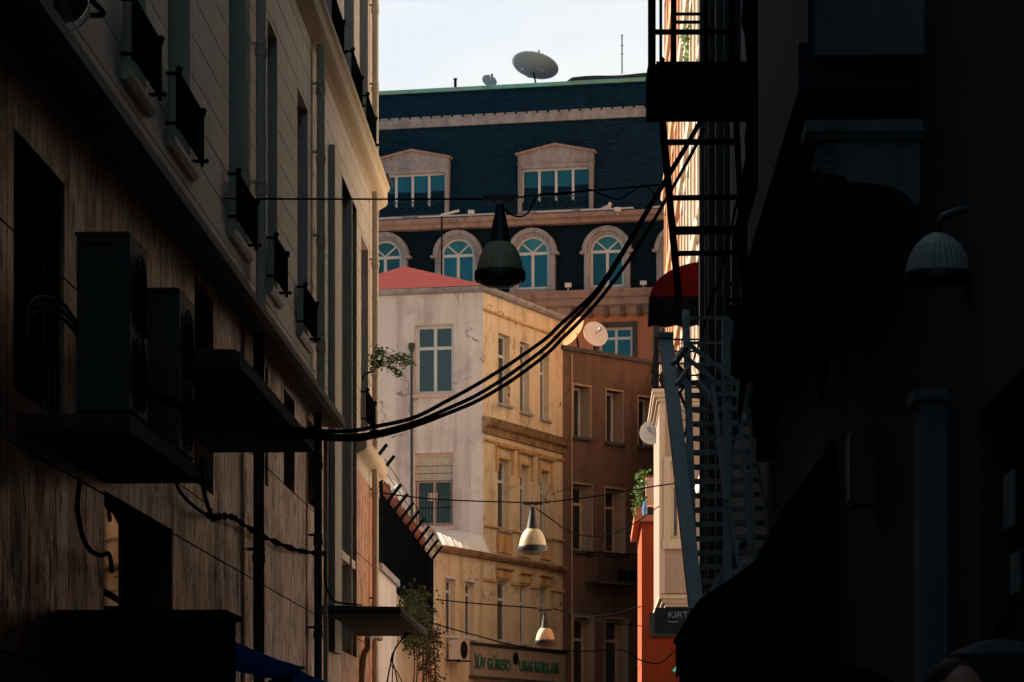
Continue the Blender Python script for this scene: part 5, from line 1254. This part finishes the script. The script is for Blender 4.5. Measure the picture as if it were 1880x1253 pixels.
lo_t = [(200, 4), (570, 7), (692, 8), (760, 7), (888, 12), (950, 14), (1030, 14), (1100, 17), (1140, 26), (1180, 34), (1240, 32), (1300, 22)]
offs = (lambda i: (0, ramp_(base[i][0], up_t), 0), lambda i: (1, 1, -.1), lambda i: (2, ramp_(base[i][0], lo_t), .1))
for i, (f, lab) in enumerate(zip(offs, ('uppermost of the three thick black cables swooping across the street', 'middle one of the three thick black cables swooping across the street', 'lowest of the three thick black cables swooping across the street'))):
    cable(shifted(f), .0165, lab, 'heavy_cable', 'cable', 34, .09, 10, group='heavy cables across the street')

# ================================================================== passer-by at the foot of the dark wall
YP = 7.6; hx = (1752 - 940) / FOC * YP; TOPZ = EYE + (HOR - 1213) / FOC * YP; S = TOPZ / 1.80
def make_person():
    sk = bpy.data.meshes.new('sk'); V, Ed, Rr = [], [], []
    def add(p, r, par=None):
        V.append(p); Rr.append(r)
        if par is not None: Ed.append((par, len(V) - 1))
        return len(V) - 1
    pel = add((0, 0, .95), .15); wst = add((0, .01, 1.12), .135, pel); chs = add((0, .01, 1.32), .16, wst); nk0 = add((0, .015, 1.48), .075, chs); nk = add((0, .005, 1.56), .058, nk0)
    for s in (-1, 1):
        sh_ = add((s * .17, .02, 1.43), .075, chs); el = add((s * .23, .03, 1.14), .05, sh_); wr = add((s * .235, -.06, .90), .033, el); pa = add((s * .235, -.085, .83), .036, wr)
        for q in range(4):
            x = s * (.235 + .0) + 0; yy = -.115 + .02 * q; k = add((x + s * .004, yy, .775), .010, pa); e_ = add((x - s * .006, yy - .006, .74 + .006 * abs(q - 1)), .009, k)
        th_ = add((s * .215, -.12, .80), .011, pa)
        hp = add((s * .10, 0, .86), .10, pel); kn = add((s * .11, -.015, .49), .065, hp); ak = add((s * .115, .02, .09), .043, kn); toe = add((s * .125, -.13, .045), .042, ak)
    sk.from_pydata(V, Ed, []); o = bpy.data.objects.new('sk', sk); COL.objects.link(o)
    mo = o.modifiers.new('s', 'SKIN'); ly = sk.skin_vertices[0].data if sk.skin_vertices else None
    if ly is None:
        bm = bmesh.new(); bm.from_mesh(sk); bm.verts.layers.skin.verify(); bm.to_mesh(sk); bm.free(); ly = sk.skin_vertices[0].data
    for i, r in enumerate(Rr): ly[i].radius = (r, r * (.72 if i in (wst, chs, pel) else 1)); ly[i].use_root = (i == pel)
    o.modifiers.new('ss', 'SUBSURF').levels = 1
    dg = bpy.context.evaluated_depsgraph_get(); dg.update(); m1 = bpy.data.meshes.new_from_object(o.evaluated_get(dg)); bpy.data.objects.remove(o)
    bm = bmesh.new(); bm.from_mesh(m1)
    def ball(c, sx, sy, sz, fn=None, seg=20):
        r = bmesh.ops.create_uvsphere(bm, u_segments=seg, v_segments=seg - 4, radius=1)
        for v in r['verts']:
            p = v.co.copy(); p = Vector((p.x * sx, p.y * sy, p.z * sz)); v.co = (fn(p) if fn else p) + Vector(c)
    def head(p):
        z = p.z / .118
        if z < -.1: p.x *= 1 - .33 * (-z - .1); p.y = p.y * (1 - .15 * (-z)) - .012 * (-z)
        return p
    ball((0, -.005, 1.682), .075, .095, .118, head)
    ball((0, -.103, 1.665), .013, .018, .022); ball((0, -.092, 1.69), .009, .012, .03)
    for s in (-1, 1): ball((s * .077, .005, 1.67), .009, .02, .032); ball((s * .032, -.088, 1.695), .02, .012, .008)
    ball((0, -.09, 1.625), .026, .012, .009)
    me = bpy.data.meshes.new('person'); bm.to_mesh(me); bm.free(); o = bpy.data.objects.new('person', me); COL.objects.link(o)
    rm = o.modifiers.new('r', 'REMESH'); rm.mode = 'VOXEL'; rm.voxel_size = .008; o.modifiers.new('sm', 'SMOOTH').iterations = 2
    dg = bpy.context.evaluated_depsgraph_get(); dg.update(); me2 = bpy.data.meshes.new_from_object(o.evaluated_get(dg)); o.modifiers.clear(); o.data = me2; me2.name = 'person'
    me2.materials.clear()
    for k in ('skin', 'cloth'): me2.materials.append(M[k])
    for p in me2.polygons:
        c = p.center; p.use_smooth = True; hand = c.z < .88 and abs(c.x) > .195 and c.z > .7
        p.material_index = 0 if (c.z > 1.50 or hand) else 1
    return o
per = make_person(); per.location = (hx, YP, 0); per.scale = (S, S, S); per.rotation_euler = (0, 0, R(18))
tag(per, 'man with short dark hair in a dark jacket walking beside the dark wall', 'person')
b = MB(); k = 16
for i in range(9):
    for j in range(2 * k):
        q = []
        for ii, jj in ((i, j), (i, j + 1), (i + 1, j + 1), (i + 1, j)):
            th, ph = math.pi * .52 * ii / 9, math.pi * jj / k
            fr = max(0, -math.sin(ph)); th *= 1 - .70 * fr
            q.append(Vector((.082 * math.sin(th) * math.cos(ph), .102 * math.sin(th) * math.sin(ph) + .002, 1.684 + .122 * math.cos(th))))
        b.face(q)
hr = b.build('hair', 'hair', smooth=True, weld=True); hr.parent = per
# dark parasol behind the passer-by
def parasol(u, v, y, r, label, mat='black_canvas'):
    t = thing('parasol', (P(u, v, y).x, y, 0), label, 'parasol', 'dark parasols by the dark shop fronts'); c = P(u, v, y); b = MB(); k = 8
    for j in range(k):
        a0, a1 = 2 * math.pi * j / k, 2 * math.pi * (j + 1) / k
        e0, e1 = [c + Vector((r * math.cos(a), r * math.sin(a), -r * .32)) for a in (a0, a1)]; m0_, m1_ = [c + Vector((r * .55 * math.cos(a), r * .55 * math.sin(a), -r * .13)) for a in (a0, a1)]
        b.face([c, m0_, m1_]).face([m0_, e0, e1, m1_]).face([e0, e1, e1 - Vector((0, 0, .12)), e0 - Vector((0, 0, .12))])
    b.build('canopy', mat, t); MB().tube([(c.x, y, 0), (c.x, y, c.z + .06)], .02, 8).build('pole', 'black_steel', t)
parasol(1530, 1213, 16.5, .33, 'small dark parasol below the black awning')
parasol(1838, 1170, 11.0, .20, 'small dark parasol behind the walking man', 'cloth')
